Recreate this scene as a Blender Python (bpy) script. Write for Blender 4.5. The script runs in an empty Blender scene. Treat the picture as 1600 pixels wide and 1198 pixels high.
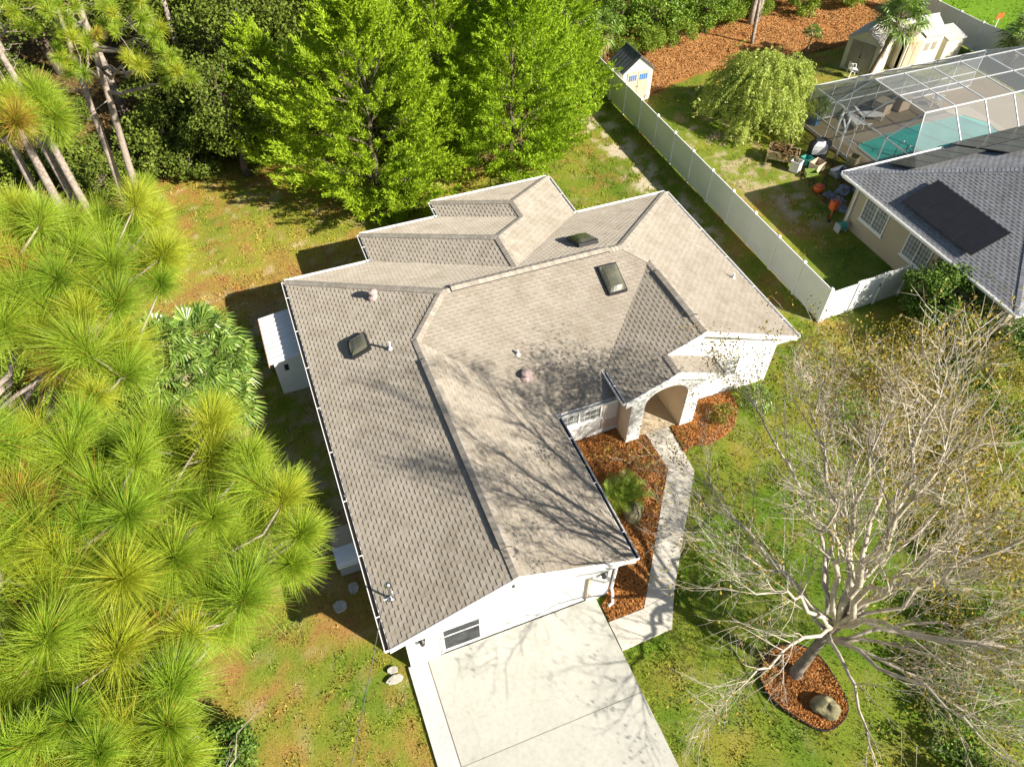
import bpy, math, random
import numpy as np
from mathutils import Vector, Matrix

# ---------------------------------------------------------------- camera, world, sun, exposure
SC = bpy.context.scene
COL = SC.collection
def R3(yaw, pitch, roll):
    f = Vector((math.sin(yaw)*math.cos(pitch), math.cos(yaw)*math.cos(pitch), -math.sin(pitch)))
    r = Vector((math.cos(yaw), -math.sin(yaw), 0)); d = f.cross(r)
    c, s = math.cos(roll), math.sin(roll)
    return c*r + s*d, -s*r + c*d, f
cr, cd, cf = R3(.376, .8441, -.0045)
cam = bpy.data.cameras.new('camera'); camo = bpy.data.objects.new('camera', cam); COL.objects.link(camo)
cam.sensor_width = 36; cam.lens = 1160.8/1600*36; cam.clip_start = .2; cam.clip_end = 2000
camo.matrix_world = Matrix(((cr.x, -cd.x, -cf.x, .115), (cr.y, -cd.y, -cf.y, -8.7826), (cr.z, -cd.z, -cf.z, 22.8665), (0, 0, 0, 1)))
SC.camera = camo
SUN = Vector((2.6, -3.27, 2.66)).normalized()
el = math.asin(SUN.z); az = math.atan2(SUN.x, SUN.y)
W = bpy.data.worlds.new('World'); SC.world = W; W.use_nodes = True
nt = W.node_tree; bg = nt.nodes['Background']
sky = nt.nodes.new('ShaderNodeTexSky'); sky.sky_type = 'NISHITA'; sky.sun_disc = False
sky.sun_elevation = el; sky.sun_rotation = az
nt.links.new(sky.outputs[0], bg.inputs[0]); bg.inputs[1].default_value = .05
sl = bpy.data.lights.new('sun', 'SUN'); sl.energy = 5; sl.angle = math.radians(.55); sl.color = (1, .925, .80)
so = bpy.data.objects.new('sun', sl); COL.objects.link(so)
so.rotation_euler = SUN.to_track_quat('Z', 'Y').to_euler(); so.location = (20, -20, 40)
SC.view_settings.view_transform = 'Standard'; SC.view_settings.look = 'None'
SC.view_settings.gamma = 1; SC.view_settings.exposure = 1.10

rnd = random.Random(7)
rng = np.random.default_rng(11)

# ---------------------------------------------------------------- materials
def newmat(name):
    m = bpy.data.materials.new(name); m.use_nodes = True
    return m, m.node_tree, m.node_tree.nodes['Principled BSDF']
def N(t, kind, **kw):
    n = t.nodes.new(kind)
    for k, v in kw.items():
        if k.startswith('_'): setattr(n, k[1:], v)
        else: n.inputs[k.replace('#', ' ')].default_value = v
    return n
def ramp(t, fac, stops):
    r = t.nodes.new('ShaderNodeValToRGB'); e = r.color_ramp.elements
    while len(e) < len(stops): e.new(.5)
    for i, (p, c) in enumerate(stops):
        e[i].position = p; e[i].color = (*c, 1)
    t.links.new(fac, r.inputs[0]); return r.outputs[0]
def noise(t, scale, detail=4, rough=.55, coord='Object', vec=None):
    n = N(t, 'ShaderNodeTexNoise', Scale=scale, Detail=detail, Roughness=rough)
    if vec is None:
        tc = t.nodes.new('ShaderNodeTexCoord'); vec = tc.outputs[coord]
    t.links.new(vec, n.inputs['Vector']); return n.outputs['Fac']
def plain(name, c, rough=.6, metal=0, var=.12, scale=3., bump=0., bscale=60., spec=.5, dirt=None):
    m, t, b = newmat(name)
    f = noise(t, scale, 5)
    lo = tuple(x*(1-var) for x in c); hi = tuple(min(1, x*(1+var)) for x in c)
    stops = [(.3, lo), (.7, hi)]
    if dirt: stops = [(.2, dirt), (.42, lo), (.75, hi)]
    t.links.new(ramp(t, f, stops), b.inputs['Base Color'])
    b.inputs['Roughness'].default_value = rough; b.inputs['Metallic'].default_value = metal
    b.inputs['Specular IOR Level'].default_value = spec
    if bump:
        bn = N(t, 'ShaderNodeBump', Strength=bump, Distance=.01)
        t.links.new(noise(t, bscale, 3), bn.inputs['Height']); t.links.new(bn.outputs[0], b.inputs['Normal'])
    return m
def island(name, stops, rough=.7, transl=0., spec=.3, nscale=None, tcol=None, big=None):
    """colour drawn per separate piece (leaf, blade, shingle) plus a slow drift"""
    m, t, b = newmat(name)
    g = t.nodes.new('ShaderNodeNewGeometry')
    fac = g.outputs['Random Per Island']
    if nscale:
        mm = N(t, 'ShaderNodeMath', _operation='MULTIPLY_ADD')
        nn = noise(t, nscale, 3); mm.inputs[1].default_value = .45
        t.links.new(fac, mm.inputs[0])
        sc = N(t, 'ShaderNodeMath', _operation='MULTIPLY'); t.links.new(nn, sc.inputs[0]); sc.inputs[1].default_value = .55
        t.links.new(sc.outputs[0], mm.inputs[2]); fac = mm.outputs[0]
    c = ramp(t, fac, stops)
    b.inputs['Roughness'].default_value = rough; b.inputs['Specular IOR Level'].default_value = spec
    t.links.new(c, b.inputs['Base Color'])
    if transl:
        tr = t.nodes.new('ShaderNodeBsdfTranslucent'); mx = t.nodes.new('ShaderNodeMixShader')
        mx.inputs[0].default_value = transl
        t.links.new(c, tr.inputs[0]); t.links.new(b.outputs[0], mx.inputs[1]); t.links.new(tr.outputs[0], mx.inputs[2])
        t.links.new(mx.outputs[0], t.nodes['Material Output'].inputs[0])
    return m
def matte(name):
    b = M[name].node_tree.nodes['Principled BSDF']
    if 'Diffuse Roughness' in b.inputs: b.inputs['Diffuse Roughness'].default_value = 1.
def vcol(name, rough=.9, bump=.5, bscale=25., bdist=.04, fine=(.75, 1.2)):
    m, t, b = newmat(name)
    a = t.nodes.new('ShaderNodeAttribute'); a.attribute_name = 'Col'
    f = noise(t, 9., 8, .75)
    r = ramp(t, f, [(.3, (fine[0],)*3), (.7, (fine[1],)*3)])
    mx = N(t, 'ShaderNodeMix', _data_type='RGBA', _blend_type='MULTIPLY'); mx.inputs[0].default_value = 1
    t.links.new(a.outputs['Color'], mx.inputs[6]); t.links.new(r, mx.inputs[7])
    t.links.new(mx.outputs[2], b.inputs['Base Color'])
    b.inputs['Roughness'].default_value = rough; b.inputs['Specular IOR Level'].default_value = .15
    bn = N(t, 'ShaderNodeBump', Strength=bump, Distance=bdist)
    t.links.new(noise(t, bscale, 6, .7), bn.inputs['Height']); t.links.new(bn.outputs[0], b.inputs['Normal'])
    return m

M = {}
M['shingle'] = island('shingle', [(0, (.315, .28, .23)), (.3, (.355, .32, .265)), (.6, (.385, .345, .29)), (1, (.43, .39, .33))], .92, 0, .15, .35)
M['shingle_grey'] = island('shingle_grey', [(0, (.20, .205, .22)), (.5, (.27, .28, .30)), (1, (.35, .36, .38))], .92, 0, .15, .5)
M['shingle_line'] = plain('shingle_line', (.19, .15, .115), .95, var=.4, scale=3, spec=.1)
M['grey_line'] = plain('grey_line', (.11, .12, .135), .95, var=.4, scale=3, spec=.1)
def weather(name, lo=(.84, .82, .79), sc=(1.3, .28)):
    m = M[name]; t = m.node_tree; b = t.nodes['Principled BSDF']; src = b.inputs['Base Color'].links[0].from_socket
    for s_, a in ((sc[0], lo), (sc[1], (.93, .93, .92))):
        r = ramp(t, noise(t, s_, 6, .65), [(.34, a), (.56, (1, 1, 1))]); mx = N(t, 'ShaderNodeMix', _data_type='RGBA', _blend_type='MULTIPLY'); mx.inputs[0].default_value = 1
        t.links.new(src, mx.inputs[6]); t.links.new(r, mx.inputs[7]); src = mx.outputs[2]
    t.links.new(src, b.inputs['Base Color'])
matte('shingle'); matte('shingle_grey'); weather('shingle'); weather('shingle_grey')
M['cap'] = island('cap', [(0, (.30, .265, .22)), (1, (.42, .375, .315))], .92, 0, .15)
M['cap_grey'] = island('cap_grey', [(0, (.17, .18, .20)), (1, (.26, .27, .30))], .92, 0, .15)
M['shade_metal'] = plain('shade_metal', (.05, .05, .05), .6)
M['stucco'] = plain('stucco', (.68, .675, .66), .85, var=.04, scale=1.2, bump=.35, bscale=90, spec=.2)
M['stucco_shade'] = plain('stucco_shade', (.70, .58, .42), .85, var=.05, scale=1.2, bump=.35, bscale=90, spec=.2)  # white stucco with shade and warm bounce put into its colour
M['stucco_tan'] = plain('stucco_tan', (.44, .38, .28), .85, var=.06, scale=1.2, bump=.35, bscale=90, spec=.2)
M['white'] = plain('white', (.80, .80, .79), .45, var=.04, scale=2)
M['white_door'] = plain('white_door', (.64, .645, .65), .5, var=.03, scale=1.5)
M['fence'] = plain('fence', (.80, .82, .81), .5, var=.04, scale=.8, dirt=(.70, .72, .68))
M['taupe'] = plain('taupe', (.50, .41, .36), .7, var=.05)
M['black'] = plain('black', (.02, .02, .022), .5, var=.2)
M['trough'] = plain('trough', (.035, .03, .025), .9, var=.4, scale=8)
M['chrome'] = plain('chrome', (.55, .56, .58), .3, 1, .1)
M['greym'] = plain('greym', (.42, .44, .46), .5, .2, .08)
M['wire'] = plain('wire', (.12, .12, .12), .6)
M['glass'] = plain('glass', (.05, .06, .07), .08, 0, .3, 1.5)
M['screen_dark'] = plain('screen_dark', (.05, .055, .06), .75, 0, .5, 3.2)
M['blind'] = plain('blind', (.22, .24, .24), .12, 0, .35, 2.0)
M['sky_glass'] = plain('sky_glass', (.10, .10, .07), .12, 0, .5, 1.3, spec=.8)
M['solar'] = plain('solar', (.022, .022, .025), .22, 0, .1, spec=.5)
M['pipe'] = plain('pipe', (.62, .60, .60), .5)
M['fan'] = plain('fan', (.44, .33, .31), .6)
def concrete(name, c, stain, s=1.):
    m, t, b = newmat(name)
    f = noise(t, .55*s, 6, .6); f2 = noise(t, 7*s, 6, .7)
    c1 = ramp(t, f, [(.3, tuple(x*.86 for x in c)), (.62, c)])
    c2 = ramp(t, f2, [(.28, stain), (.42, (.93, .93, .93)), (.7, (1.05, 1.05, 1.04))])
    mx = N(t, 'ShaderNodeMix', _data_type='RGBA', _blend_type='MULTIPLY'); mx.inputs[0].default_value = 1
    t.links.new(c1, mx.inputs[6]); t.links.new(c2, mx.inputs[7])
    tc = t.nodes.new('ShaderNodeTexCoord'); nz = N(t, 'ShaderNodeTexNoise', Scale=1.4, Detail=4); t.links.new(tc.outputs['Object'], nz.inputs['Vector'])
    av = N(t, 'ShaderNodeMix', _data_type='VECTOR'); av.inputs[0].default_value = .18
    t.links.new(tc.outputs['Object'], av.inputs[4]); t.links.new(nz.outputs['Color'], av.inputs[5])
    vo = N(t, 'ShaderNodeTexVoronoi', _feature='DISTANCE_TO_EDGE', Scale=.42); t.links.new(av.outputs[1], vo.inputs['Vector'])
    cr_ = ramp(t, vo.outputs['Distance'], [(.001, (.90, .885, .86)), (.003, (1, 1, 1))])
    sp = ramp(t, noise(t, 2.3*s, 2, .5), [(.66, (1, 1, 1)), (.74, (.90, .875, .82))])
    for q in (cr_, sp):
        m2 = N(t, 'ShaderNodeMix', _data_type='RGBA', _blend_type='MULTIPLY'); m2.inputs[0].default_value = 1
        t.links.new(mx.outputs[2], m2.inputs[6]); t.links.new(q, m2.inputs[7]); mx = m2
    t.links.new(mx.outputs[2], b.inputs['Base Color'])
    b.inputs['Roughness'].default_value = .85; b.inputs['Specular IOR Level'].default_value = .2
    bn = N(t, 'ShaderNodeBump', Strength=.25, Distance=.01)
    t.links.new(noise(t, 60, 4), bn.inputs['Height']); t.links.new(bn.outputs[0], b.inputs['Normal'])
    return m
M['drive'] = concrete('drive', (.48, .475, .425), (.84, .83, .80))
M['strip'] = concrete('strip', (.54, .54, .53), (.82, .81, .80), 1.7)
M['walk'] = concrete('walk', (.62, .585, .51), (.80, .78, .72), 1.3)
M['porchfloor'] = concrete('porchfloor', (.60, .50, .36), (.9, .88, .82))  # yellow tint stands in for light bounced into the entry
M['deck'] = concrete('deck', (.27, .215, .135), (.8, .78, .72))
M['coping'] = concrete('coping', (.36, .31, .23), (.85, .83, .8))
M['joint'] = plain('joint', (.20, .18, .14), .9)
M['stone'] = plain('stone', (.42, .40, .35), .9, var=.3, scale=5, bump=.8, bscale=14)
M['boulder'] = plain('boulder', (.22, .20, .11), .95, var=.45, scale=4, bump=1., bscale=9)
M['slab'] = plain('slab', (.55, .52, .46), .9, var=.15, scale=6, bump=.4, bscale=20)
M['bark_pine'] = plain('bark_pine', (.30, .25, .21), .95, var=.45, scale=7, bump=1., bscale=12)
M['bark_pale'] = plain('bark_pale', (.31, .255, .21), .9, var=.3, scale=9, bump=.6, bscale=25)
M['bark_bare'] = plain('bark_bare', (.45, .40, .32), .9, var=.30, scale=5, bump=.5, bscale=25)
M['bark_trunk'] = plain('bark_trunk', (.22, .185, .15), .95, var=.4, scale=6, bump=1., bscale=14)
M['bark_dark'] = plain('bark_dark', (.13, .10, .075), .95, var=.4, scale=7, bump=1., bscale=12)
M['palm_trunk'] = plain('palm_trunk', (.26, .20, .14), .95, var=.5, scale=9, bump=1., bscale=10)
M['deadwood'] = plain('deadwood', (.30, .25, .21), .9, var=.3, scale=6)
M['needles'] = island('needles', [(0, (.16, .25, .022)), (.3, (.27, .39, .03)), (.7, (.40, .52, .05)), (.92, (.50, .58, .09)), (1, (.55, .46, .09))], .45, .40, .35, .5)
M['needles_yellow'] = island('needles_yellow', [(0, (.24, .28, .022)), (.3, (.36, .42, .03)), (.7, (.50, .55, .05)), (.92, (.60, .60, .10)), (1, (.58, .42, .09))], .45, .40, .35, .5)
M['needles_deep'] = island('needles_deep', [(0, (.12, .20, .018)), (.3, (.21, .34, .025)), (.7, (.34, .48, .045)), (.92, (.45, .54, .09)), (1, (.46, .40, .08))], .45, .38, .35, .5)
M['needles_old'] = island('needles_old', [(0, (.30, .14, .03)), (.5, (.46, .26, .05)), (1, (.50, .42, .07))], .6, .35, .3)
M['cedar'] = island('cedar', [(0, (.11, .19, .012)), (.4, (.27, .42, .02)), (.75, (.37, .51, .022)), (1, (.48, .60, .04))], .6, .32, .25, .5)
M['cedar_yel'] = island('cedar_yel', [(0, (.12, .19, .012)), (.4, (.29, .42, .02)), (.75, (.38, .52, .025)), (1, (.50, .60, .04))], .6, .32, .25, .5)
M['leaf_dark'] = island('leaf_dark', [(0, (.04, .065, .012)), (.5, (.12, .17, .022)), (.85, (.26, .32, .045)), (1, (.42, .44, .17))], .65, .25, .2, .5)
M['leaf_mid'] = island('leaf_mid', [(0, (.06, .12, .015)), (.5, (.16, .28, .025)), (.85, (.30, .42, .04)), (1, (.44, .48, .09))], .5, .3, .4, .4)
M['leaf_bright'] = island('leaf_bright', [(0, (.10, .17, .015)), (.5, (.20, .30, .025)), (.85, (.32, .42, .04)), (1, (.44, .42, .08))], .5, .32, .4, .5)
M['leaf_willow'] = island('leaf_willow', [(0, (.26, .33, .05)), (.5, (.44, .53, .09)), (.85, (.64, .68, .26)), (1, (.74, .62, .14))], .5, .4, .4, .6)
M['leaf_bush'] = island('leaf_bush', [(0, (.04, .09, .014)), (.5, (.10, .19, .022)), (.9, (.22, .34, .05)), (1, (.34, .42, .10))], .65, .25, .25)
M['leaf_bronze'] = island('leaf_bronze', [(0, (.08, .10, .015)), (.4, (.20, .19, .025)), (.8, (.34, .26, .04)), (1, (.36, .36, .06))], .6, .3, .3)
M['leaf_palm'] = island('leaf_palm', [(0, (.07, .14, .025)), (.5, (.17, .29, .04)), (.9, (.30, .42, .08)), (1, (.48, .52, .18))], .35, .25, .6)
M['leaf_palm_old'] = island('leaf_palm_old', [(0, (.22, .16, .07)), (.6, (.36, .28, .13)), (1, (.46, .38, .2))], .7, .2, .3)
M['leaf_sago'] = island('leaf_sago', [(0, (.12, .22, .025)), (.5, (.24, .36, .04)), (1, (.40, .46, .07))], .4, .3, .5)
M['catkin'] = island('catkin', [(0, (.14, .11, .02)), (.4, (.27, .22, .035)), (.8, (.40, .32, .05)), (1, (.36, .20, .05))], .6, .3, .3)
M['chips'] = island('chips', [(0, (.15, .06, .02)), (.35, (.31, .13, .035)), (.7, (.48, .22, .07)), (1, (.66, .42, .20))], .85, 0, .2, 1.)
M['straw'] = island('straw', [(0, (.24, .11, .035)), (.4, (.42, .20, .065)), (.8, (.58, .32, .13)), (1, (.66, .47, .26))], .85, 0, .2, .6)
M['litter'] = island('litter', [(0, (.05, .04, .02)), (.5, (.16, .10, .04)), (.85, (.28, .19, .08)), (1, (.12, .16, .03))], .9, 0, .2, .6)
M['flitter'] = island('flitter', [(0, (.07, .06, .03)), (.5, (.22, .15, .08)), (.9, (.30, .26, .08)), (1, (.40, .34, .18))], .9, 0, .2)
M['ground'] = vcol('ground')
M['bladeC'] = None
def blade_mat():
    m, t, b = newmat('blade')
    a = t.nodes.new('ShaderNodeAttribute'); a.attribute_name = 'Col'
    g = t.nodes.new('ShaderNodeNewGeometry')
    r = ramp(t, g.outputs['Random Per Island'], [(0, (.55, .6, .6)), (.5, (1, 1, 1)), (.9, (1.35, 1.25, 1.2)), (1, (2.0, 1.6, 1.9))])
    mx = N(t, 'ShaderNodeMix', _data_type='RGBA', _blend_type='MULTIPLY'); mx.inputs[0].default_value = 1
    t.links.new(a.outputs['Color'], mx.inputs[6]); t.links.new(r, mx.inputs[7])
    t.links.new(mx.outputs[2], b.inputs['Base Color']); b.inputs['Roughness'].default_value = .6; b.inputs['Specular IOR Level'].default_value = .25
    tr = t.nodes.new('ShaderNodeBsdfTranslucent'); ms = t.nodes.new('ShaderNodeMixShader'); ms.inputs[0].default_value = .3
    t.links.new(mx.outputs[2], tr.inputs[0]); t.links.new(b.outputs[0], ms.inputs[1]); t.links.new(tr.outputs[0], ms.inputs[2])
    t.links.new(ms.outputs[0], t.nodes['Material Output'].inputs[0])
    return m
M['blade'] = blade_mat()
M['metal_rib'] = plain('metal_rib', (.72, .73, .75), .4, .15, .05, 1.5)
M['shed_white'] = plain('shed_white', (.72, .72, .72), .5, 0, .05)
M['shed_beige'] = plain('shed_beige', (.66, .62, .50), .6, 0, .06)
M['shed_taupe'] = plain('shed_taupe', (.30, .27, .22), .6, 0, .1)
M['shed_roof'] = plain('shed_roof', (.46, .44, .42), .7, 0, .12, 2)
M['shed_roof_dark'] = plain('shed_roof_dark', (.09, .095, .11), .6, 0, .2, 3)
M['trim_brown'] = plain('trim_brown', (.40, .24, .17), .7)
M['pool_tile'] = plain('pool_tile', (.12, .50, .44), .5, 0, .1)
M['orange'] = plain('orange', (.62, .12, .03), .45)
M['teal'] = plain('teal', (.05, .32, .28), .45)
M['green_p'] = plain('green_p', (.22, .32, .06), .6, var=.4, scale=10)
M['wood'] = plain('wood', (.34, .30, .17), .85, var=.3, scale=8)
M['cloth_black'] = plain('cloth_black', (.02, .022, .028), .7)
M['cloth_white'] = plain('cloth_white', (.65, .65, .62), .7)
M['tan'] = plain('tan', (.50, .40, .29), .8)
M['blue'] = plain('blue', (.04, .16, .40), .6)
M['slate'] = plain('slate', (.22, .25, .30), .7, var=.35, scale=3)
def water():
    m, t, b = newmat('pool_water')
    n = noise(t, .9, 3)
    t.links.new(ramp(t, n, [(.3, (.02, .36, .31)), (.7, (.07, .52, .45))]), b.inputs['Base Color'])
    b.inputs['Roughness'].default_value = .05
    bn = N(t, 'ShaderNodeBump', Strength=.25, Distance=.03); t.links.new(noise(t, 3.5, 3), bn.inputs['Height'])
    t.links.new(bn.outputs[0], b.inputs['Normal']); return m
M['water'] = water()
M['cage_white'] = plain('cage_white', (.62, .64, .66), .5)
def meshscreen():
    m, t, b = newmat('insect_screen')
    b.inputs['Base Color'].default_value = (.20, .215, .23, 1); b.inputs['Roughness'].default_value = .8
    tr = t.nodes.new('ShaderNodeBsdfTransparent'); ms = t.nodes.new('ShaderNodeMixShader'); ms.inputs[0].default_value = .48
    t.links.new(tr.outputs[0], ms.inputs[1]); t.links.new(b.outputs[0], ms.inputs[2])
    t.links.new(ms.outputs[0], t.nodes['Material Output'].inputs[0]); return m
M['screen'] = meshscreen()

# ---------------------------------------------------------------- object helpers
def tag(o, label=None, cat=None, group=None, kind=None):
    if label: o['label'] = label
    if cat: o['category'] = cat
    if group: o['group'] = group
    if kind: o['kind'] = kind
    return o
def thing(name, loc, label, cat, group=None, rz=0):
    o = bpy.data.objects.new(name, None); COL.objects.link(o); o.location = loc; o.rotation_euler.z = rz
    o.empty_display_size = .2
    return tag(o, label, cat, group)
def link(me, name, parent=None, world=True):
    o = bpy.data.objects.new(name, me); COL.objects.link(o)
    if parent is not None:
        o.parent = parent
        if world: o.matrix_parent_inverse = pinv(parent)
    return o
def pinv(p):
    m = Matrix.Identity(4)
    chain = []
    q = p
    while q is not None:
        chain.append(q); q = q.parent
    for q in reversed(chain):
        m = m @ q.matrix_parent_inverse @ q.matrix_basis
    return m.inverted()
class MB:
    def __init__(s): s.v = []; s.f = []; s.m = []; s.uv = None
    def poly(s, pts, mi=0):
        b = len(s.v); s.v += [tuple(p) for p in pts]; s.f.append(tuple(range(b, b+len(pts)))); s.m.append(mi)
    def box(s, x0, x1, y0, y1, z0, z1, mi=0):
        b = len(s.v)
        s.v += [(x0,y0,z0),(x1,y0,z0),(x1,y1,z0),(x0,y1,z0),(x0,y0,z1),(x1,y0,z1),(x1,y1,z1),(x0,y1,z1)]
        for f in ((0,3,2,1),(4,5,6,7),(0,1,5,4),(1,2,6,5),(2,3,7,6),(3,0,4,7)): s.f.append(tuple(b+i for i in f)); s.m.append(mi)
    def obox(s, c, ax, ay, az, hx, hy, hz, mi=0):
        c = Vector(c); ax, ay, az = Vector(ax)*hx, Vector(ay)*hy, Vector(az)*hz; b = len(s.v)
        for k in (-1, 1):
            for i, j in ((-1,-1),(1,-1),(1,1),(-1,1)): s.v.append(tuple(c+ax*i+ay*j+az*k))
        for f in ((0,3,2,1),(4,5,6,7),(0,1,5,4),(1,2,6,5),(2,3,7,6),(3,0,4,7)): s.f.append(tuple(b+i for i in f)); s.m.append(mi)
    def beam(s, p0, p1, w, h, mi=0, up=(0,0,1)):
        p0, p1 = Vector(p0), Vector(p1); d = (p1-p0); L = d.length; d.normalize()
        u = Vector(up); x = d.cross(u)
        if x.length < 1e-4: x = d.cross(Vector((1,0,0)))
        x.normalize(); u = x.cross(d); s.obox((p0+p1)/2, d, x, u, L/2, w/2, h/2, mi)
    def prism(s, pts, z0, z1, mi=0):
        n = len(pts); b = len(s.v)
        s.v += [(x, y, z0) for x, y in pts] + [(x, y, z1) for x, y in pts]
        s.f.append(tuple(b+i for i in reversed(range(n)))); s.m.append(mi)
        s.f.append(tuple(b+n+i for i in range(n))); s.m.append(mi)
        for i in range(n):
            j = (i+1) % n; s.f.append((b+i, b+j, b+n+j, b+n+i)); s.m.append(mi)
    def ext(s, pts, vec, mi=0):
        """extrude a planar polygon along vec"""
        n = len(pts); b = len(s.v); vec = Vector(vec)
        s.v += [tuple(p) for p in pts] + [tuple(Vector(p)+vec) for p in pts]
        s.f.append(tuple(b+i for i in reversed(range(n)))); s.m.append(mi)
        s.f.append(tuple(b+n+i for i in range(n))); s.m.append(mi)
        for i in range(n):
            j = (i+1) % n; s.f.append((b+i, b+j, b+n+j, b+n+i)); s.m.append(mi)
    def tube(s, pts, rad, n=6, mi=0, cap=True):
        pts = [Vector(p) for p in pts]; b0 = len(s.v); prev = None
        if not isinstance(rad, (list, tuple)): rad = [rad]*len(pts)
        for i, p in enumerate(pts):
            d = (pts[min(i+1, len(pts)-1)] - pts[max(i-1, 0)])
            if d.length < 1e-6: d = Vector((0, 0, 1))
            d.normalize()
            if prev is None:
                x = d.orthogonal().normalized()
            else:
                x = prev - d*prev.dot(d)
                if x.length < 1e-5: x = d.orthogonal()
                x.normalize()
            prev = x; y = d.cross(x)
            for k in range(n):
                a = 2*math.pi*k/n; s.v.append(tuple(p + (x*math.cos(a)+y*math.sin(a))*rad[i]))
        for i in range(len(pts)-1):
            for k in range(n):
                a = b0+i*n+k; c = b0+i*n+(k+1) % n; s.f.append((a, c, c+n, a+n)); s.m.append(mi)
        if cap:
            s.f.append(tuple(b0+k for k in reversed(range(n)))); s.m.append(mi)
            e = b0+(len(pts)-1)*n; s.f.append(tuple(e+k for k in range(n))); s.m.append(mi)
    def lathe(s, c, prof, n=16, mi=0):
        c = Vector(c); b = len(s.v)
        for r, z in prof:
            for k in range(n):
                a = 2*math.pi*k/n; s.v.append((c.x+r*math.cos(a), c.y+r*math.sin(a), c.z+z))
        for i in range(len(prof)-1):
            for k in range(n):
                a = b+i*n+k; d = b+i*n+(k+1) % n; s.f.append((a, d, d+n, a+n)); s.m.append(mi)
        s.f.append(tuple(b+k for k in reversed(range(n)))); s.m.append(mi)
        e = b+(len(prof)-1)*n; s.f.append(tuple(e+k for k in range(n))); s.m.append(mi)
    def build(s, name, mats, parent=None, smooth=False):
        me = bpy.data.meshes.new(name); me.from_pydata(s.v, [], s.f)
        if not isinstance(mats, (list, tuple)): mats = [mats]
        for m in mats: me.materials.append(M[m] if isinstance(m, str) else m)
        if len(mats) > 1: me.polygons.foreach_set('material_index', s.m)
        if smooth: me.polygons.foreach_set('use_smooth', [True]*len(s.f))
        me.update(); return link(me, name, parent)
def npmesh(name, V, k, mat, parent=None, col=None, smooth=False, mid=None):
    """V: (n*k,3) vertices, each k consecutive form a face"""
    V = np.ascontiguousarray(V, dtype=np.float32); nv = len(V); nf = nv//k
    me = bpy.data.meshes.new(name)
    me.vertices.add(nv); me.vertices.foreach_set('co', V.ravel())
    me.loops.add(nv); me.loops.foreach_set('vertex_index', np.arange(nv, dtype=np.int32))
    me.polygons.add(nf); me.polygons.foreach_set('loop_start', np.arange(0, nv, k, dtype=np.int32))
    for m in (mat if isinstance(mat, (list, tuple)) else [mat]): me.materials.append(M[m] if isinstance(m, str) else m)
    if mid is not None: me.polygons.foreach_set('material_index', np.asarray(mid, dtype=np.int32))
    if col is not None:
        a = me.color_attributes.new('Col', 'FLOAT_COLOR', 'POINT')
        c = np.ones((nv, 4), dtype=np.float32); c[:, :3] = col; a.data.foreach_set('color', c.ravel())
    me.update(calc_edges=True)
    return link(me, name, parent)
def unit(a): return a/np.maximum(np.linalg.norm(a, axis=-1, keepdims=True), 1e-9)
def quads(C, s, up=.3, asp=1.6, nrm=None, g=None):
    """leaf-like diamonds at centres C, size s; normals random, pulled towards nrm"""
    g = g or rng; n = len(C)
    nn = unit(g.normal(size=(n, 3)) + (0 if nrm is None else nrm) + np.array([0, 0, up]))
    t = unit(np.cross(nn, g.normal(size=(n, 3)))); b = np.cross(nn, t)
    s = (np.broadcast_to(s, (n,))*g.uniform(.6, 1.3, n))[:, None]
    V = np.stack([C - t*s*asp/2, C + b*s/2 - t*s*.1, C + t*s*asp/2, C - b*s/2 - t*s*.1], 1)
    return V.reshape(-1, 3)
def sprays(C, D, s, asp, spread, g):
    """slim leaflets at C whose long axis follows D with some spread"""
    n = len(C); t = unit(D + g.normal(size=(n, 3))*spread); b = unit(np.cross(t, g.normal(size=(n, 3))+np.array([0, 0, 1.2])))
    s = (s*g.uniform(.6, 1.35, n))[:, None]
    V = np.stack([C - t*s*asp*.35, C + b*s*.5, C + t*s*asp*.65, C - b*s*.5], 1)
    return V.reshape(-1, 3)
def vn(x, y, seed, scale):
    """smooth value noise 0..1"""
    g = np.random.default_rng(seed); T = g.random((64, 64))
    x = np.asarray(x)/scale+1000.; y = np.asarray(y)/scale+1000.
    i = np.floor(x).astype(int); j = np.floor(y).astype(int); fx = x-i; fy = y-j
    fx = fx*fx*(3-2*fx); fy = fy*fy*(3-2*fy)
    a = T[i % 64, j % 64]; b = T[(i+1) % 64, j % 64]; c = T[i % 64, (j+1) % 64]; d = T[(i+1) % 64, (j+1) % 64]
    return (a*(1-fx)+b*fx)*(1-fy)+(c*(1-fx)+d*fx)*fy
def fbm(x, y, seed, scale, o=4):
    r = 0; w = 0
    for k in range(o):
        r = r + vn(x, y, seed+k, scale/2**k)*.5**k; w += .5**k
    return r/w
def inpoly(x, y, P):
    x = np.asarray(x); y = np.asarray(y); r = np.zeros(x.shape, bool); n = len(P)
    for i in range(n):
        (x1, y1), (x2, y2) = P[i], P[(i+1) % n]
        if y1 == y2: continue
        r ^= ((y1 > y) != (y2 > y)) & (x < (x2-x1)*(y-y1)/(y2-y1)+x1)
    return r
def sm(a, b, x): t = np.clip((x-a)/(b-a), 0, 1); return t*t*(3-2*t)
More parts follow.
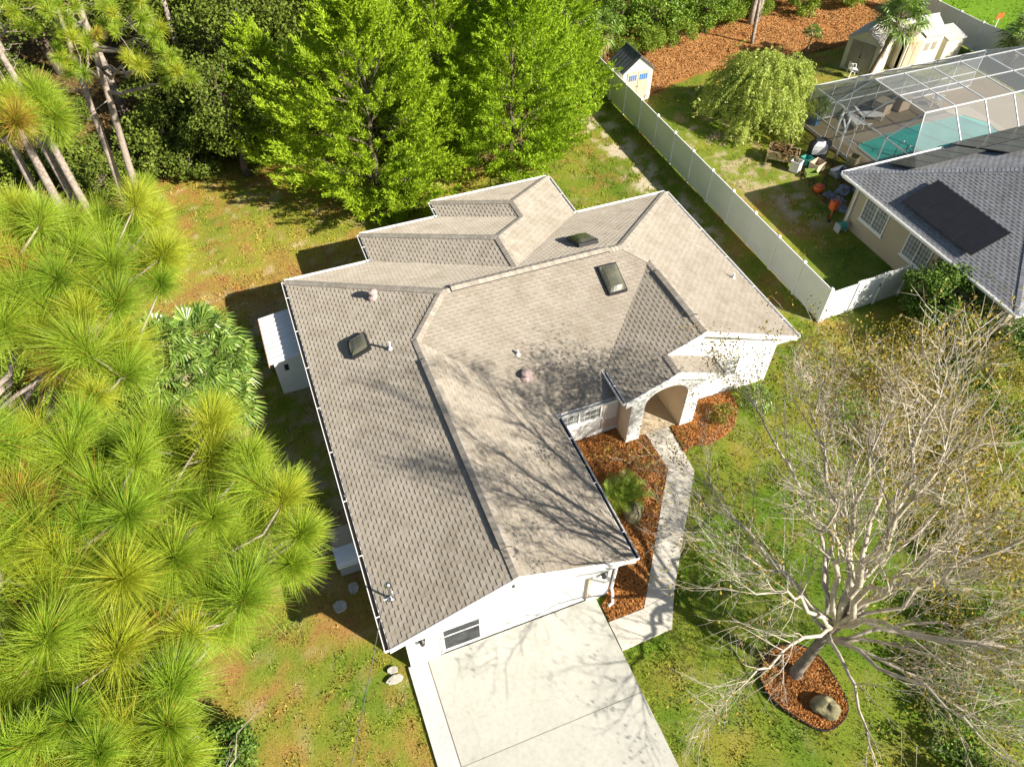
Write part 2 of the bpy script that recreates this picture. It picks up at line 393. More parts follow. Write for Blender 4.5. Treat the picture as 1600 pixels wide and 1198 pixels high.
# ================================================================ GROUND
STRAW = [(24.5,29.6),(27,30.6),(30.5,31.3),(34,30.8),(39.3,30.9),(46,32.2),(49,34.5),(50,39),(40,40.0),(34,40),(28,40),(22.6,40)]
FOREST = [(-60,22),(-13,24),(-9,27.5),(-4.5,31.5),(1,32),(5,29.5),(8,26.5),(12,25.5),(17,25.5),(19,28),(21.5,31.5),(22.6,39.5),(28,39.5),(35,39.5),(42,39.8),(50,48),(60,80),(-60,120)]
LEFTWOOD = [(-60,-30),(-4.6,-30),(-4.6,-3),(-5.6,2.5),(-6.4,5),(-4.6,9.5),(-4.4,13),(-6,16.5),(-8.5,20),(-9,24),(-14,25),(-60,24)]
def softpoly(x, y, P, w, seed):
    jx = (fbm(x, y, seed, 2.2)-.5)*w*2; jy = (fbm(x, y, seed+9, 2.2)-.5)*w*2
    r = 0
    for dx, dy in ((0,0),(.3,.1),(-.2,.3),(.1,-.3),(-.3,-.1)): r = r + inpoly(x+jx+dx*w, y+jy+dy*w, P)*.2
    return r
def groundcol(x, y):
    x = np.asarray(x, float); y = np.asarray(y, float)
    def C(*c): return np.array(c)[None, :]
    A = fbm(x, y, 1, 5.0)[:, None]; B = fbm(x, y, 21, 1.3)[:, None]; D = fbm(x, y, 41, .45, 3)[:, None]
    lush = C(.10, .175, .013); dry = C(.30, .285, .04); brown = C(.31, .18, .055); sand = C(.56, .49, .38)
    # how dry each lawn is
    front = sm(5.5, 7.5, x)*sm(8.5, 6.5, y)          # front right lawn is greener
    back = sm(16.5, 18.5, y)*sm(15, 10, x)
    dryn = np.clip(.46 + .34*back - .30*front, 0, 1)[:, None] + (A-.5)*1.0 + (B-.5)*1.0
    dryn = np.clip(dryn, 0, 1)
    c = lush*(1-dryn) + dry*dryn
    fl = (sm(4.8, 3.6, y)*sm(.6, 0, x))[:, None]      # brown leafy patches left of the driveway
    bn = np.clip(sm(.55, .72, B*.55+A*.45+.05*back[:, None]+.10*fl)*.62 + sm(.50, .70, D)*.5, 0, 1)*(1-.70*front[:, None])
    c = c*(1-bn) + brown*bn
    ed = (sm(24, 29.5, y)*sm(20, 14, x))[:, None]     # leaf-strewn edge of the wood
    ed = np.clip(ed*.75*sm(.3, .7, B*.5+D*.5), 0, 1); c = c*(1-ed) + C(.33, .17, .045)*ed
    fk = sm(.62, .78, fbm(x, y, 141, .5, 3)[:, None])*(.35+.4*back[:, None])*(1-.6*front[:, None]); c = c*(1-fk) + C(.42, .34, .17)*fk
    # bare sand along the fence, in the left side yard and by the neighbour's patio
    s = sm(18.4, 19.3, x)*sm(21.3, 20.6, x)*sm(13, 17, y)*sm(33, 30, y)*.75
    s = s + sm(-4.2, -2.5, x)*sm(.8, 0, x)*sm(3, 6, y)*sm(19.5, 17, y)*.34 + sm(23, 24.2, x)*sm(28.5, 26.5, x)*sm(17, 19, y)*sm(28, 25, y)*.4
    s = s + sm(24.5, 25.5, x)*sm(27.3, 26.8, x)*sm(14.0, 15.0, y)*sm(18, 17, y)*.5 + sm(18.7, 19.2, x)*sm(20.6, 20., x)*sm(3, 4.5, y)*sm(7.8, 6.5, y)*.9
    s = s[:, None]*sm(.50, .60, B*.35+D*.65)
    c = c*(1-np.clip(s, 0, 1)) + sand*np.clip(s, 0, 1)
    st = softpoly(x, y, STRAW, .6, 61)[:, None]
    c = c*(1-st) + (C(.36, .155, .05)*(.75+.5*D))*st
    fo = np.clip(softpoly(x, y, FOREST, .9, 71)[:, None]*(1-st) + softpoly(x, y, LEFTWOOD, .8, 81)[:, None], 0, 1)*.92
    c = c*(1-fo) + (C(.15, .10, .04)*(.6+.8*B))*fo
    far = (sm(47.5, 49.5, x))[:, None]; c = c*(1-far) + C(.14, .26, .015)*(.75+.5*A)*far
    nb = (sm(21.9, 22.3, x)*sm(13.2, 12.2, y)*sm(8, 8.9, y)*sm(28, 27, x))[:, None]*.7
    c = c*(1-nb) + C(.09, .17, .02)*(.7+.6*B)*nb
    return c
def ground_height(x, y): return (fbm(x, y, 91, 6.)-.5)*.10 - .05
def grid(x0, x1, y0, y1, st):
    xs = np.arange(x0, x1+1e-6, st); ys = np.arange(y0, y1+1e-6, st); return xs, ys
def ground():
    a = list(np.arange(-60, -15, 1.5)) + list(np.arange(-15, 34, .22)) + list(np.arange(34, 62, .5)) + list(np.arange(62, 121, 4))
    b = list(np.arange(-40, -9, 1.5)) + list(np.arange(-9, 34, .22)) + list(np.arange(34, 60, .6)) + list(np.arange(60, 141, 4))
    a = np.array([-700, -200]+a+[200, 700]); b = np.array([-700, -150]+b+[250, 700])
    X, Y = np.meshgrid(a, b); x = X.ravel(); y = Y.ravel()
    z = np.minimum(ground_height(x, y), -.006)
    me = bpy.data.meshes.new('ground'); me.vertices.add(len(x)); me.vertices.foreach_set('co', np.stack([x, y, z], 1).astype(np.float32).ravel())
    nx, ny = len(a), len(b); i, j = np.meshgrid(np.arange(nx-1), np.arange(ny-1)); q = (j*nx+i).ravel()
    F = np.stack([q, q+1, q+1+nx, q+nx], 1).astype(np.int32)
    me.loops.add(F.size); me.loops.foreach_set('vertex_index', F.ravel()); me.polygons.add(len(F)); me.polygons.foreach_set('loop_start', np.arange(0, F.size, 4, dtype=np.int32))
    me.polygons.foreach_set('use_smooth', np.ones(len(F), bool))
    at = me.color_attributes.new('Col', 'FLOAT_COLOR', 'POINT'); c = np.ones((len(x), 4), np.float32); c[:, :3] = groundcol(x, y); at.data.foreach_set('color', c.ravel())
    me.materials.append(M['ground']); me.update(calc_edges=True)
    tag(link(me, 'ground'), kind='structure')
ground()

DRIVE = [(.99,.40),(6.70,.40),(6.70,-9.5),(.99,-9.5)]
STRIP = [(.36,.40),(.96,.40),(.96,-9.5),(.36,-9.5)]
WALK = [(6.74,.1),(6.74,-1.50),(8.53,-1.44),(9.22,-.36),(12.33,3.59),(12.48,5.5),(12.48,5.98),(11.46,5.98),(11.46,4.03),(10.97,3.40),(8.02,-.52),(6.80,-.52)]
WALKP = [[(6.74,-1.50),(8.53,-1.44),(7.95,-.53),(6.74,-.53)], [(8.53,-1.44),(9.22,-.36),(8.02,-.52),(7.95,-.53)],
         [(9.22,-.36),(12.33,3.59),(11.46,4.03),(10.97,3.40),(8.02,-.52)], [(12.33,3.59),(12.48,5.78),(11.46,5.78),(11.46,4.03)]]
BED1 = [(7.02,.25),(6.78,.05),(6.78,-.50),(8.0,-.50),(10.95,3.42),(11.42,4.05),(11.42,5.74),(10.5,5.74),(10.5,6.42),(7.1,6.42),(7.1,.3)]
BED2 = [(12.52,5.72),(12.42,4.5),(12.9,4.65),(13.5,4.5),(14.3,4.6),(14.9,4.9),(15.5,5.6),(15.7,6.5),(13.4,6.5),(13.4,5.72)]
RING = [(11.6+math.cos(a)*(1.05+.12*math.sin(3*a)), -4.25+math.sin(a)*(1.42+.1*math.cos(2*a))) for a in [i*2*math.pi/28 for i in range(28)]]
ca, sa_ = math.cos(.25), math.sin(.25)
RING = [(11.35+(x-11.6)*ca-(y+4.25)*sa_, -4.5+(x-11.6)*sa_+(y+4.25)*ca) for x, y in RING]
def slab(name, pts_list, z, mat, zb=-.12):
    mb = MB()
    for P in pts_list: mb.prism(P, zb, z)
    return tag(mb.build(name, mat), kind='structure')
slab('driveway', [DRIVE], .03, 'drive'); slab('driveway_strip', [STRIP], .03, 'strip')
slab('walkway', WALKP, .026, 'walk')
mb = MB()
for y in (-2.86, -6.2): mb.box(.99, 6.70, y-.009, y+.009, .0305, .0335)
for a, b in (((7.95,-.53),(8.53,-1.44)), ((8.02,-.52),(9.22,-.36)), ((9.5,1.45),(10.6,1.3)), ((10.95,3.4),(12.33,3.59))):
    mb.beam((*a, .028), (*b, .028), .012, .004)
mb.box(.963, .987, -9.5, .39, -.05, .018)
tag(mb.build('paving_joints', 'joint'), kind='structure')
slab('porch_floor', [[(10.62,5.78),(12.84,5.78),(12.84,8.6),(10.62,8.6)]], .034, 'porchfloor')

def bed(name, P, label, n, mat, size, base):
    mb = MB(); mb.prism(P, -.1, .012)
    o = mb.build(name, base); tag(o, kind='structure')
    xs = [p[0] for p in P]; ys = [p[1] for p in P]
    x = rng.uniform(min(xs), max(xs), n*3); y = rng.uniform(min(ys), max(ys), n*3); k = inpoly(x, y, P); x = x[k][:n]; y = y[k][:n]
    z = .02+rng.random(len(x))*.04+.05*fbm(x, y, 5, .8)
    C = np.stack([x, y, z], 1)
    tag(npmesh(name.replace('_bed', '_chips'), quads(C, size, up=1.6, asp=2.2), 4, mat), kind='stuff')
M['chipbase'] = plain('chipbase', (.16, .06, .022), .95, var=.5, scale=14, bump=1, bscale=40)
bed('mulch_bed', BED1, '', 26000, 'chips', .05, 'chipbase')
bed('porch_mulch_bed', BED2, '', 12000, 'chips', .05, 'chipbase')
bed('tree_mulch_bed', RING, '', 9000, 'chips', .05, 'chipbase')
# ring edging
mb = MB()
for i in range(28):
    a, b = RING[i], RING[(i+1) % 28]
    mb.beam((*a, .03), (*b, .03), .03, .12)
tag(mb.build('bed_edging', 'black'), 'thin dark edging round the mulch ring under the bare tree', 'edging')

# straw and leaf litter
def scatter_poly(P, n, g=rng):
    xs = [p[0] for p in P]; ys = [p[1] for p in P]
    x = g.uniform(max(min(xs), -16), min(max(xs), 58), n); y = g.uniform(max(min(ys), -9), min(max(ys), 60), n); k = inpoly(x, y, P); return x[k], y[k]
x, y = scatter_poly([(24.5,29.6),(27,30.6),(30.5,31.3),(34,30.8),(39.3,30.9),(46,32.2),(49,34.5),(50,39),(40,40),(34,40),(28,40),(22.6,40)], 200000)
k_ = fbm(x, y, 88, 1.5)+rng.random(len(x))*.3 > .48; x, y = x[k_], y[k_]
tag(npmesh('pine_straw', quads(np.stack([x, y, np.full(len(x), .0)+rng.random(len(x))*.04+.10*fbm(x, y, 77, 1.1)], 1), .055, up=2, asp=2.6), 4, 'straw'), kind='stuff')
x, y = scatter_poly([(-16,24),(-9,27.5),(-4.5,31.5),(1,32),(5,29.5),(8,26.5),(12,25.5),(17,25.5),(19,28),(21.5,31.5),(24,35.5),(24,52),(-16,52)], 50000)
x2, y2 = scatter_poly([(-16,-9),(-4.6,-9),(-4.6,-3),(-5.6,2.5),(-6.4,5),(-4.6,9.5),(-4.4,13),(-6,16.5),(-8.5,20),(-9,24),(-16,25)], 26000)
x = np.r_[x, x2]; y = np.r_[y, y2]
tag(npmesh('leaf_litter', quads(np.stack([x, y, np.full(len(x), .0)+rng.random(len(x))*.05], 1), .10, up=1.2, asp=2.), 4, 'litter'), kind='stuff')

# grass blades over every lawn the picture can see
def grass():
    g = np.random.default_rng(3)
    parts = []
    def reg(x0, x1, y0, y1, n, s, drop=None): parts.append((g.uniform(x0, x1, n), g.uniform(y0, y1, n), np.full(n, s)))
    reg(-7, 1.2, -9, 17, 70000, .075); reg(6.6, 22, -9, 9, 115000, .075); reg(-13, 22, 16, 34, 110000, .095)
    reg(17, 22, 4, 33, 26000, .08); reg(21.8, 50, 5, 33, 80000, .10); reg(48.8, 62, 20, 50, 12000, .16)
    x = np.concatenate([p[0] for p in parts]); y = np.concatenate([p[1] for p in parts]); s = np.concatenate([p[2] for p in parts])
    bad = np.zeros(len(x), bool)
    for P in [DRIVE, STRIP, BED1, BED2, RING]+WALKP: bad |= inpoly(x, y, P)
    for a in [(.35,7.15,.3,17),(3.9,13.0,15,19.5),(7,17.5,6.3,16.3),(10.5,13.4,5.7,9),(26.9,46,4.2,14.4),(31.3,46,14.2,24),(27.2,31.4,14,21.5),(22.1,24.3,29.2,31.1),(37.6,46.3,26.4,30),(-1.3,-.1,12.9,15.5)]:
        bad |= (x > a[0]) & (x < a[1]) & (y > a[2]) & (y < a[3])
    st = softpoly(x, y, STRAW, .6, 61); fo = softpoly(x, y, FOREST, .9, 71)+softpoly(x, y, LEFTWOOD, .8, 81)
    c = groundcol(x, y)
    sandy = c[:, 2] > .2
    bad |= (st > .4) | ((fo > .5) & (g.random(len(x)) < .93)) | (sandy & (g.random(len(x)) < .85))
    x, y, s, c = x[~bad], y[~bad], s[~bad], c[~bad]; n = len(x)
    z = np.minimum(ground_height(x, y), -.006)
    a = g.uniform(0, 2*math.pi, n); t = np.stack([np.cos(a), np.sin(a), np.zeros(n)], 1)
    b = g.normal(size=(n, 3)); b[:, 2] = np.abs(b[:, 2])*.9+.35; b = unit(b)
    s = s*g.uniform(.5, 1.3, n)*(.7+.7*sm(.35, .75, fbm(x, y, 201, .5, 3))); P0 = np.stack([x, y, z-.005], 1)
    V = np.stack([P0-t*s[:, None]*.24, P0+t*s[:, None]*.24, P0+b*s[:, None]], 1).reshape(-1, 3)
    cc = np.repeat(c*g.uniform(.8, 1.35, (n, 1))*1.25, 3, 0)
    tag(npmesh('grass', V, 3, 'blade', col=cc), kind='stuff')
grass()
x = rng.uniform(-6, 21, 4500); y = rng.uniform(-9, 30, 4500)
bad = ((x > .3) & (x < 7.2) & (y > -9) & (y < 17)) | ((x > 7) & (x < 17.6) & (y > 6.3) & (y < 17)) | ((x > 3.6) & (x < 13.2) & (y > 16) & (y < 20))
for P in WALKP+[BED1, BED2, RING]: bad |= inpoly(x, y, P)
x, y = x[~bad], y[~bad]; k = (fbm(x, y, 300, 2.5)+rng.random(len(x))*.25 > .62)
x, y = x[k], y[k]
tag(npmesh('fallen_leaves', quads(np.stack([x, y, .02+rng.random(len(x))*.03], 1), .055, up=1.6, asp=1.5), 4, 'litter'), kind='stuff')
# leaves dropped along the walkway
n = 5000; t_ = rng.random(n)
P0 = np.array([9.0, 0.2]); P1 = np.array([12.1, 4.2]); nn_ = np.array([.787, -.617])
C = P0+(P1-P0)*t_[:, None]+nn_*rng.normal(.25, .32, n)[:, None]
k = np.zeros(n, bool)
for P in WALKP: k |= inpoly(C[:, 0], C[:, 1], P)
k &= fbm(C[:, 0], C[:, 1], 310, .8)+rng.random(n)*.5 > 1.08
C = C[k]
tag(npmesh('path_leaves', quads(np.c_[C, np.full(len(C), .04)+rng.random(len(C))*.01], .045, up=4, asp=1.6), 4, 'flitter'), kind='stuff')

# ================================================================ ROOFS WITH REAL SHINGLES
def clip(poly, a, b, c):
    """keep a*x+b*y>=c"""
    out = []
    for i in range(len(poly)):
        p, q = poly[i], poly[(i+1) % len(poly)]; dp = a*p[0]+b*p[1]-c; dq = a*q[0]+b*q[1]-c
        if dp >= 0: out.append(p)
        if dp*dq < 0:
            t = dp/(dp-dq); out.append((p[0]+(q[0]-p[0])*t, p[1]+(q[1]-p[1])*t))
    return out
class Roof:
    def __init__(s, seed): s.mb = MB(); s.r = random.Random(seed); s.under = MB()
    def plane(s, polys, zf, up, eave, row=.145, tab=.31, base=.005, hi=.015):
        """polys in plan; up = plan direction of rising slope; eave = value of up.p at the eave; zf(x,y)->z"""
        ux, uy = up; vx, vy = -uy, ux
        sl = math.sqrt(1+SLOPE**2); st = row/sl
        for P in polys:
            s.under.poly([(x, y, zf(x, y)-.004) for x, y in P])
            us = [ux*x+uy*y for x, y in P]; vs = [vx*x+vy*y for x, y in P]
            i0 = int((min(us)-eave)/st)-1; i1 = int((max(us)-eave)/st)+1
            # shoelace orientation does not matter for clipping by half planes below
            for i in range(i0, i1+1):
                a = eave+i*st; b = a+st
                R0 = clip(clip(P, ux, uy, a), -ux, -uy, -b)
                if len(R0) < 3: continue
                ws = [vx*x+vy*y for x, y in R0]; w0, w1 = min(ws), max(ws)
                edges = []
                off = (i*.47 % 1)*tab; j = math.floor((w0-off)/tab)-1
                while True:
                    lo = off+j*tab
                    if lo > w1: break
                    rj = random.Random((i*7919+j*104729+int(eave*10)) & 0xffffff)
                    d1 = rj.uniform(.50, .66)
                    edges.append((lo, lo+tab*d1, hi if rj.random() < .93 else base*2)); edges.append((lo+tab*d1, lo+tab, base))
                    j += 1
                for lo, hi_, h in edges:
                    if hi_ <= w0 or lo >= w1: continue
                    T = clip(clip(R0, vx, vy, lo), -vx, -vy, -hi_)
                    if len(T) < 3: continue
                    pts = []
                    for x, y in T:
                        f = (ux*x+uy*y-a)/st
                        pts.append((x, y, zf(x, y)+h*(1-f)+base*.5*f))
                    s.mb.poly(pts, 0)
                    # butt edge
                    low = [(x, y, z) for x, y, z in pts if abs(ux*x+uy*y-a) < 1e-5]
                    if len(low) == 2:
                        (x1, y1, z1), (x2, y2, z2) = low
                        s.mb.poly([(x1, y1, z1), (x2, y2, z2), (x2, y2, zf(x2, y2)-.002), (x1, y1, zf(x1, y1)-.002)], 1)
                        if h > base*2:
                            q = .013/sl; dz = (SLOPE*q)-h*q/st; e = .0012
                            s.mb.poly([(x1, y1, z1+e), (x2, y2, z2+e), (x2+ux*q, y2+uy*q, z2+e+dz), (x1+ux*q, y1+uy*q, z1+e+dz)], 1)
                    if h > base:
                        for q in (lo, hi_):
                            e = [p for p in pts if abs(vx*p[0]+vy*p[1]-q) < 1e-5]
                            if len(e) == 2:
                                (x1, y1, z1), (x2, y2, z2) = e
                                s.mb.poly([(x1, y1, z1), (x2, y2, z2), (x2, y2, zf(x2, y2)), (x1, y1, zf(x1, y1))], 0)
    def caps(s, cap, a, b, w=.15, rise=.03, step=.15, nl=None, nr=None):
        """overlapping cap shingles along a hip or ridge a->b; slopes drop at dz per metre on both sides"""
        a, b = Vector(a), Vector(b); d = b-a; L = d.length; d.normalize(); side = d.cross(Vector((0, 0, 1))).normalized()
        drop = nl if nl is not None else .29
        n = int(L/step)
        for i in range(n):
            p = a+d*(i*L/n); q = a+d*((i+1)*L/n+.02); h0 = rise+.010; h1 = rise-.004
            for sg in (-1, 1):
                e0 = p+side*sg*w; e1 = q+side*sg*w; z0 = Vector((0, 0, h0)); z1 = Vector((0, 0, h1)); dd = Vector((0, 0, -drop*w))
                A, B, C_, D_ = p+z0, q+z1, e1+z1+dd, e0+z0+dd
                cap.poly([A, B, C_, D_]); cap.poly([D_, C_, C_-Vector((0, 0, .03)), D_-Vector((0, 0, .03))]); cap.poly([A, D_, D_-Vector((0, 0, .03)), A-Vector((0, 0, .03))])

SLOPE = .4095; p_ = SLOPE; H = 2.66; H2 = 3.08
YB, M_, XR = 16.56, 5.28, 17.87
zA = lambda x, y: H+p_*x
zB = lambda x, y: H+p_*(7.6-x)
zC = lambda x, y: H+p_*(y-6)
zD = lambda x, y: H+p_*(YB-y)
zE = lambda x, y: H+p_*(XR-x)
zF = lambda x, y: H2+p_*(x-9.98)
zG = lambda x, y: H2+p_*(13.87-x)
zH = lambda x, y: H+p_*(13.16-x)
zI = lambda x, y: H+p_*(x-3.65)
zJ = lambda x, y: H+p_*(18.55-y)
zK = lambda x, y: H+p_*(x-7.31)
zL = lambda x, y: H+p_*(19.76-y)
zR2 = H+p_*M_; zR1 = H+p_*3.8; zR4 = H+p_*(XR-13.41)

house = thing('house', (8, 8, 0), 'large white stucco house with tan shingle roof and three skylights', 'house')
# ---- walls
mb = MB()
mb.box(.45, 7.15, .62, 16.1, -.1, 2.50)                     # garage wing block
mb.box(7.15, 17.42, 8.55, 16.1, -.1, 2.50); mb.box(7.15, 10.6, 6.45, 8.55, -.1, 2.5)
mb.box(12.86, 17.42, 6.6, 8.55, -.1, 2.50)
mb.box(4.1, 12.7, 16.1, 18.1, -.1, 2.5); mb.box(7.75, 12.7, 18.1, 19.3, -.1, 2.5)
# garage front wall with its opening
mb.box(.45, 1.39, .38, .62, -.1, 2.50); mb.box(6.43, 7.15, .38, .62, -.1, 2.50); mb.box(1.39, 6.43, .38, .62, 2.14, 2.50)
mb.ext([(.45,.38,2.5),(7.15,.38,2.5),(7.15,.38,2.84),(3.8,.38,4.13),(.45,.38,2.84)], (0,.24,0))
# right wing gable
mb.ext([(12.86,6.6,2.5),(17.42,6.6,2.5),(17.42,6.6,2.78),(13.41,6.6,4.42),(12.86,6.6,4.2)], (0,.3,0))
mb.ext([(10.3,6.6,3.0),(12.86,6.6,3.0),(12.86,6.6,4.2),(10.3,6.6,3.15)], (0,.3,0))
house_wall = mb.build('wall', 'stucco', house)
# arch label trim on the right wing
mb = MB()
pts = [(15.6+1.35*math.cos(a), 6.585, 2.2+.75*math.sin(a)) for a in [math.radians(d) for d in range(0, 181, 12)]]
for a, b in zip(pts, pts[1:]): mb.beam(a, b, .12, .05, 0, up=(0,-1,0))
mb.build('arch_trim', 'white', house)
# ---- porch: two square columns, arched beam, sides and inside painted in a warm shade tone
for x0, x1 in ((10.5, 11.06), (12.85, 13.42)):
    mb = MB(); mb.box(x0, x1, 5.66, 5.70, 0, 2.6, 0); mb.box(x0, x1, 5.70, 6.58, 0, 2.6, 1)
    mb.build('porch_column', ['stucco', 'stucco_shade'], house)
mb = MB()
arc = [(11.06, 2.05)]+[(11.955-.895*math.cos(a), 2.05+.68*math.sin(a)) for a in [math.radians(d) for d in range(10, 171, 10)]]+[(12.85, 2.05)]
top = lambda x: (zF(x, 0) if x < 11.93 else zG(x, 0))-.06
face = []
xs_ = [p[0] for p in arc]
for (xa, za), (xb, zb) in zip(arc, arc[1:]):
    m_ = [(xa, 5.66, za), (xb, 5.66, zb), (xb, 5.66, top(xb)), (xa, 5.66, top(xa))]
    mb.ext(m_, (0, .3, 0))
mb.ext([(10.12,5.655,2.45),(11.06,5.655,2.45),(11.06,5.655,top(11.06)),(10.12,5.655,top(10.12))], (0,.3,0))
mb.ext([(12.85,5.655,2.45),(13.75,5.655,2.45),(13.75,5.655,top(13.75)),(12.85,5.655,top(12.85))], (0,.3,0))
mb.build('porch_arch', 'stucco', house)
mb = MB(); mb.box(10.605, 10.62, 6.6, 8.54, .03, 2.5); mb.box(12.84, 12.857, 6.62, 8.54, .03, 2.5); mb.box(10.62, 12.84, 8.53, 8.548, .03, 2.5)
mb.box(10.62, 12.84, 5.98, 8.52, 2.78, 2.8)
mb.build('porch_lining', 'stucco_shade', house)
mb = MB(); mb.box(11.3, 12.25, 8.46, 8.53, .05, 2.15, 0)
for k in (0, 1):
    for z in (.25, 1.2): mb.box(11.38+k*.42, 11.72+k*.42, 8.445, 8.465, z, z+.75, 0)
d_ = mb.build('front_door', 'white_door', house)
mb = MB(); mb.lathe((12.15, 8.43, 1.02), [(.02, 0), (.04, .02), (.04, .06), (.02, .08)], 8); mb.build('handle', 'chrome', d_)
# taupe panel on the recessed wall
mb = MB(); mb.box(9.78, 10.48, 6.415, 6.445, .35, 2.0, 0); mb.box(9.90, 10.36, 6.395, 6.42, .9, 1.85, 1)
mb.build('wall_panel', ['taupe', 'white_door'], house)

def window(parent, x0, x1, z0, z1, y, nx=1, ny=1, fr='white', axis='y', side=-1, split=None, sill=True, grid=None, pane='blind'):
    """window on a wall: y = wall plane, side = outward direction along that axis"""
    def T(a, b, c0, c1, d0, d1, m, mb):
        lo, hi = sorted((y+side*d0, y+side*d1))
        if axis == 'y': mb.box(a, b, lo, hi, c0, c1, m)
        else: mb.box(lo, hi, a, b, c0, c1, m)
    w = MB(); T(x0, x1, z0, z0+.06, .004, .06, 0, w); T(x0, x1, z1-.06, z1, .004, .06, 0, w)
    T(x0, x0+.06, z0+.06, z1-.06, .004, .06, 0, w); T(x1-.06, x1, z0+.06, z1-.06, .004, .06, 0, w)
    for i in range(1, nx):
        c = x0+(x1-x0)*i/nx; T(c-.025, c+.025, z0+.06, z1-.06, .006, .058, 0, w)
    for i in range(1, ny):
        c = z0+(z1-z0)*i/ny; T(x0+.06, x1-.06, c-.02, c+.02, .008, .056, 0, w)
    if grid:
        for i in range(1, grid[0]):
            c = x0+(x1-x0)*i/grid[0]; T(c-.006, c+.006, z0+.06, z1-.06, .012, .03, 0, w)
        for i in range(1, grid[1]):
            c = z0+(z1-z0)*i/grid[1]; T(x0+.06, x1-.06, c-.006, c+.006, .013, .031, 0, w)
    o = w.build('window', fr, parent)
    g = MB(); T(x0+.05, x1-.05, z0+.05, z1-.05, .003, .014, 0, g); g.build('pane', pane, o)
    if sill: g = MB(); T(x0-.06, x1+.06, z0-.07, z0-.003, .003, .10, 0, g); g.build('sill', 'white', o)
    return o
window(house, 7.86, 9.72, 1.12, 1.98, 6.45, 2, 1, grid=(8, 3))
window(house, 14.75, 15.75, 1.0, 2.2, 6.6, 1, 2, grid=(3, 4))
# ---- garage opening: sliding screen at the left, white door beyond
mb = MB(); mb.box(2.78, 6.43, .50, .54, .06, 2.14, 0)
for z in (.58, 1.1, 1.62): mb.box(2.78, 6.43, .492, .503, z-.008, z+.008, 0)
mb.box(2.76, 2.82, .47, .55, .05, 2.14, 0); mb.box(1.39, 6.43, .44, .56, .032, .07, 0)
gd = mb.build('garage_door', 'white_door', house)
mb = MB()
for x0 in (1.405, 1.45, 1.495): mb.box(x0, x0+.022, .40, .50, .07, 2.14)
mb.box(1.54, 1.59, .43, .47, .07, 2.14); mb.box(2.72, 2.76, .43, .47, .07, 2.14); mb.box(1.59, 2.72, .43, .47, .07, .22); mb.box(1.59, 2.72, .43, .47, 1.12, 1.16); mb.box(1.59, 2.72, .43, .47, 2.09, 2.14)
sd = mb.build('garage_screen', 'white', house)
mb = MB(); mb.box(1.59, 2.72, .446, .456, .22, 2.09); mb.build('mesh_panel', 'screen_dark', sd)
mb = MB(); mb.box(6.36, 6.43, .39, .50, .04, 2.14); mb.box(1.39, 6.36, .385, .40, 2.10, 2.14); mb.build('door_frame', 'stucco_shade', house)
# wall lamps
for x in (.92, 6.78):
    mb = MB(); mb.box(x-.05, x+.05, .33, .38, 1.62, 1.95, 0); mb.lathe((x, .26, 1.58), [(.03, 0), (.075, .03), (.095, .28), (.11, .31), (.03, .37)], 8, 0); mb.lathe((x, .26, 1.62), [(.07, 0), (.085, .22)], 6, 1)
    mb.build('wall_lamp', ['black', 'cloth_white'], house)
mb = MB(); mb.box(3.77, 3.84, .35, .38, 2.9, 3.05); mb.build('camera_bracket', 'black', house)
# hose tap etc on the left wall
mb = MB(); mb.box(.30, .45, 5.2, 5.5, 1.0, 1.6); mb.build('meter_box', 'greym', house)

# ---- roof
rf = Roof(5)
rf.plane([[(0,0),(3.8,0),(3.8,9.8),(0,9.8)], [(0,9.8),(3.8,9.8),(5.28,11.28),(0,16.56)]], zA, (1,0), 0)
rf.plane([[(3.8,0),(7.6,0),(7.6,6),(3.8,9.8)]], zB, (-1,0), -7.6)
rf.plane([[(7.6,6),(10.4,6),(10.4,7.03),(6.57,7.03)], [(6.57,7.03),(9.98,7.03),(13.41,10.46),(12.59,11.28),(5.28,11.28),(3.8,9.8)]], zC, (0,1), 6)
rf.plane([[(0,16.56),(5.28,11.28),(8.405,11.28),(8.405,11.805),(3.65,16.56)], [(13.16,16.56),(8.405,11.805),(8.405,11.28),(12.59,11.28),(17.87,16.56)]], zD, (0,-1), -YB)
rf.plane([[(13.41,6.2),(17.87,6.2),(17.87,10.46),(13.41,10.46)], [(13.41,10.46),(17.87,10.46),(17.87,16.56),(12.59,11.28)]], zE, (-1,0), -XR)
rf.plane([[(9.98,6.2),(13.41,6.2),(13.41,10.46),(9.98,7.03)], [(9.98,5.28),(11.93,5.28),(11.93,6.2),(9.98,6.2)]], zF, (1,0), 9.98)
rf.plane([[(11.93,5.28),(13.87,5.28),(13.87,6.2),(11.93,6.2)]], zG, (-1,0), -13.87)
rf.plane([[(8.405,11.805),(12.225,15.625),(10.235,15.625),(8.405,13.795)], [(10.235,15.625),(12.225,15.625),(13.16,16.56),(13.16,19.76),(10.235,16.835)]], zH, (-1,0), -13.16)
rf.plane([[(3.65,16.56),(8.405,11.805),(8.405,13.795),(3.65,18.55)]], zI, (1,0), 3.65)
rf.plane([[(3.65,18.55),(8.405,13.795),(10.235,15.625),(7.31,18.55)]], zJ, (0,-1), -18.55)
rf.plane([[(7.31,18.55),(10.235,15.625),(10.235,16.835),(7.31,19.76)]], zK, (1,0), 7.31)
rf.plane([[(7.31,19.76),(10.235,16.835),(13.16,19.76)]], zL, (0,-1), -19.76)
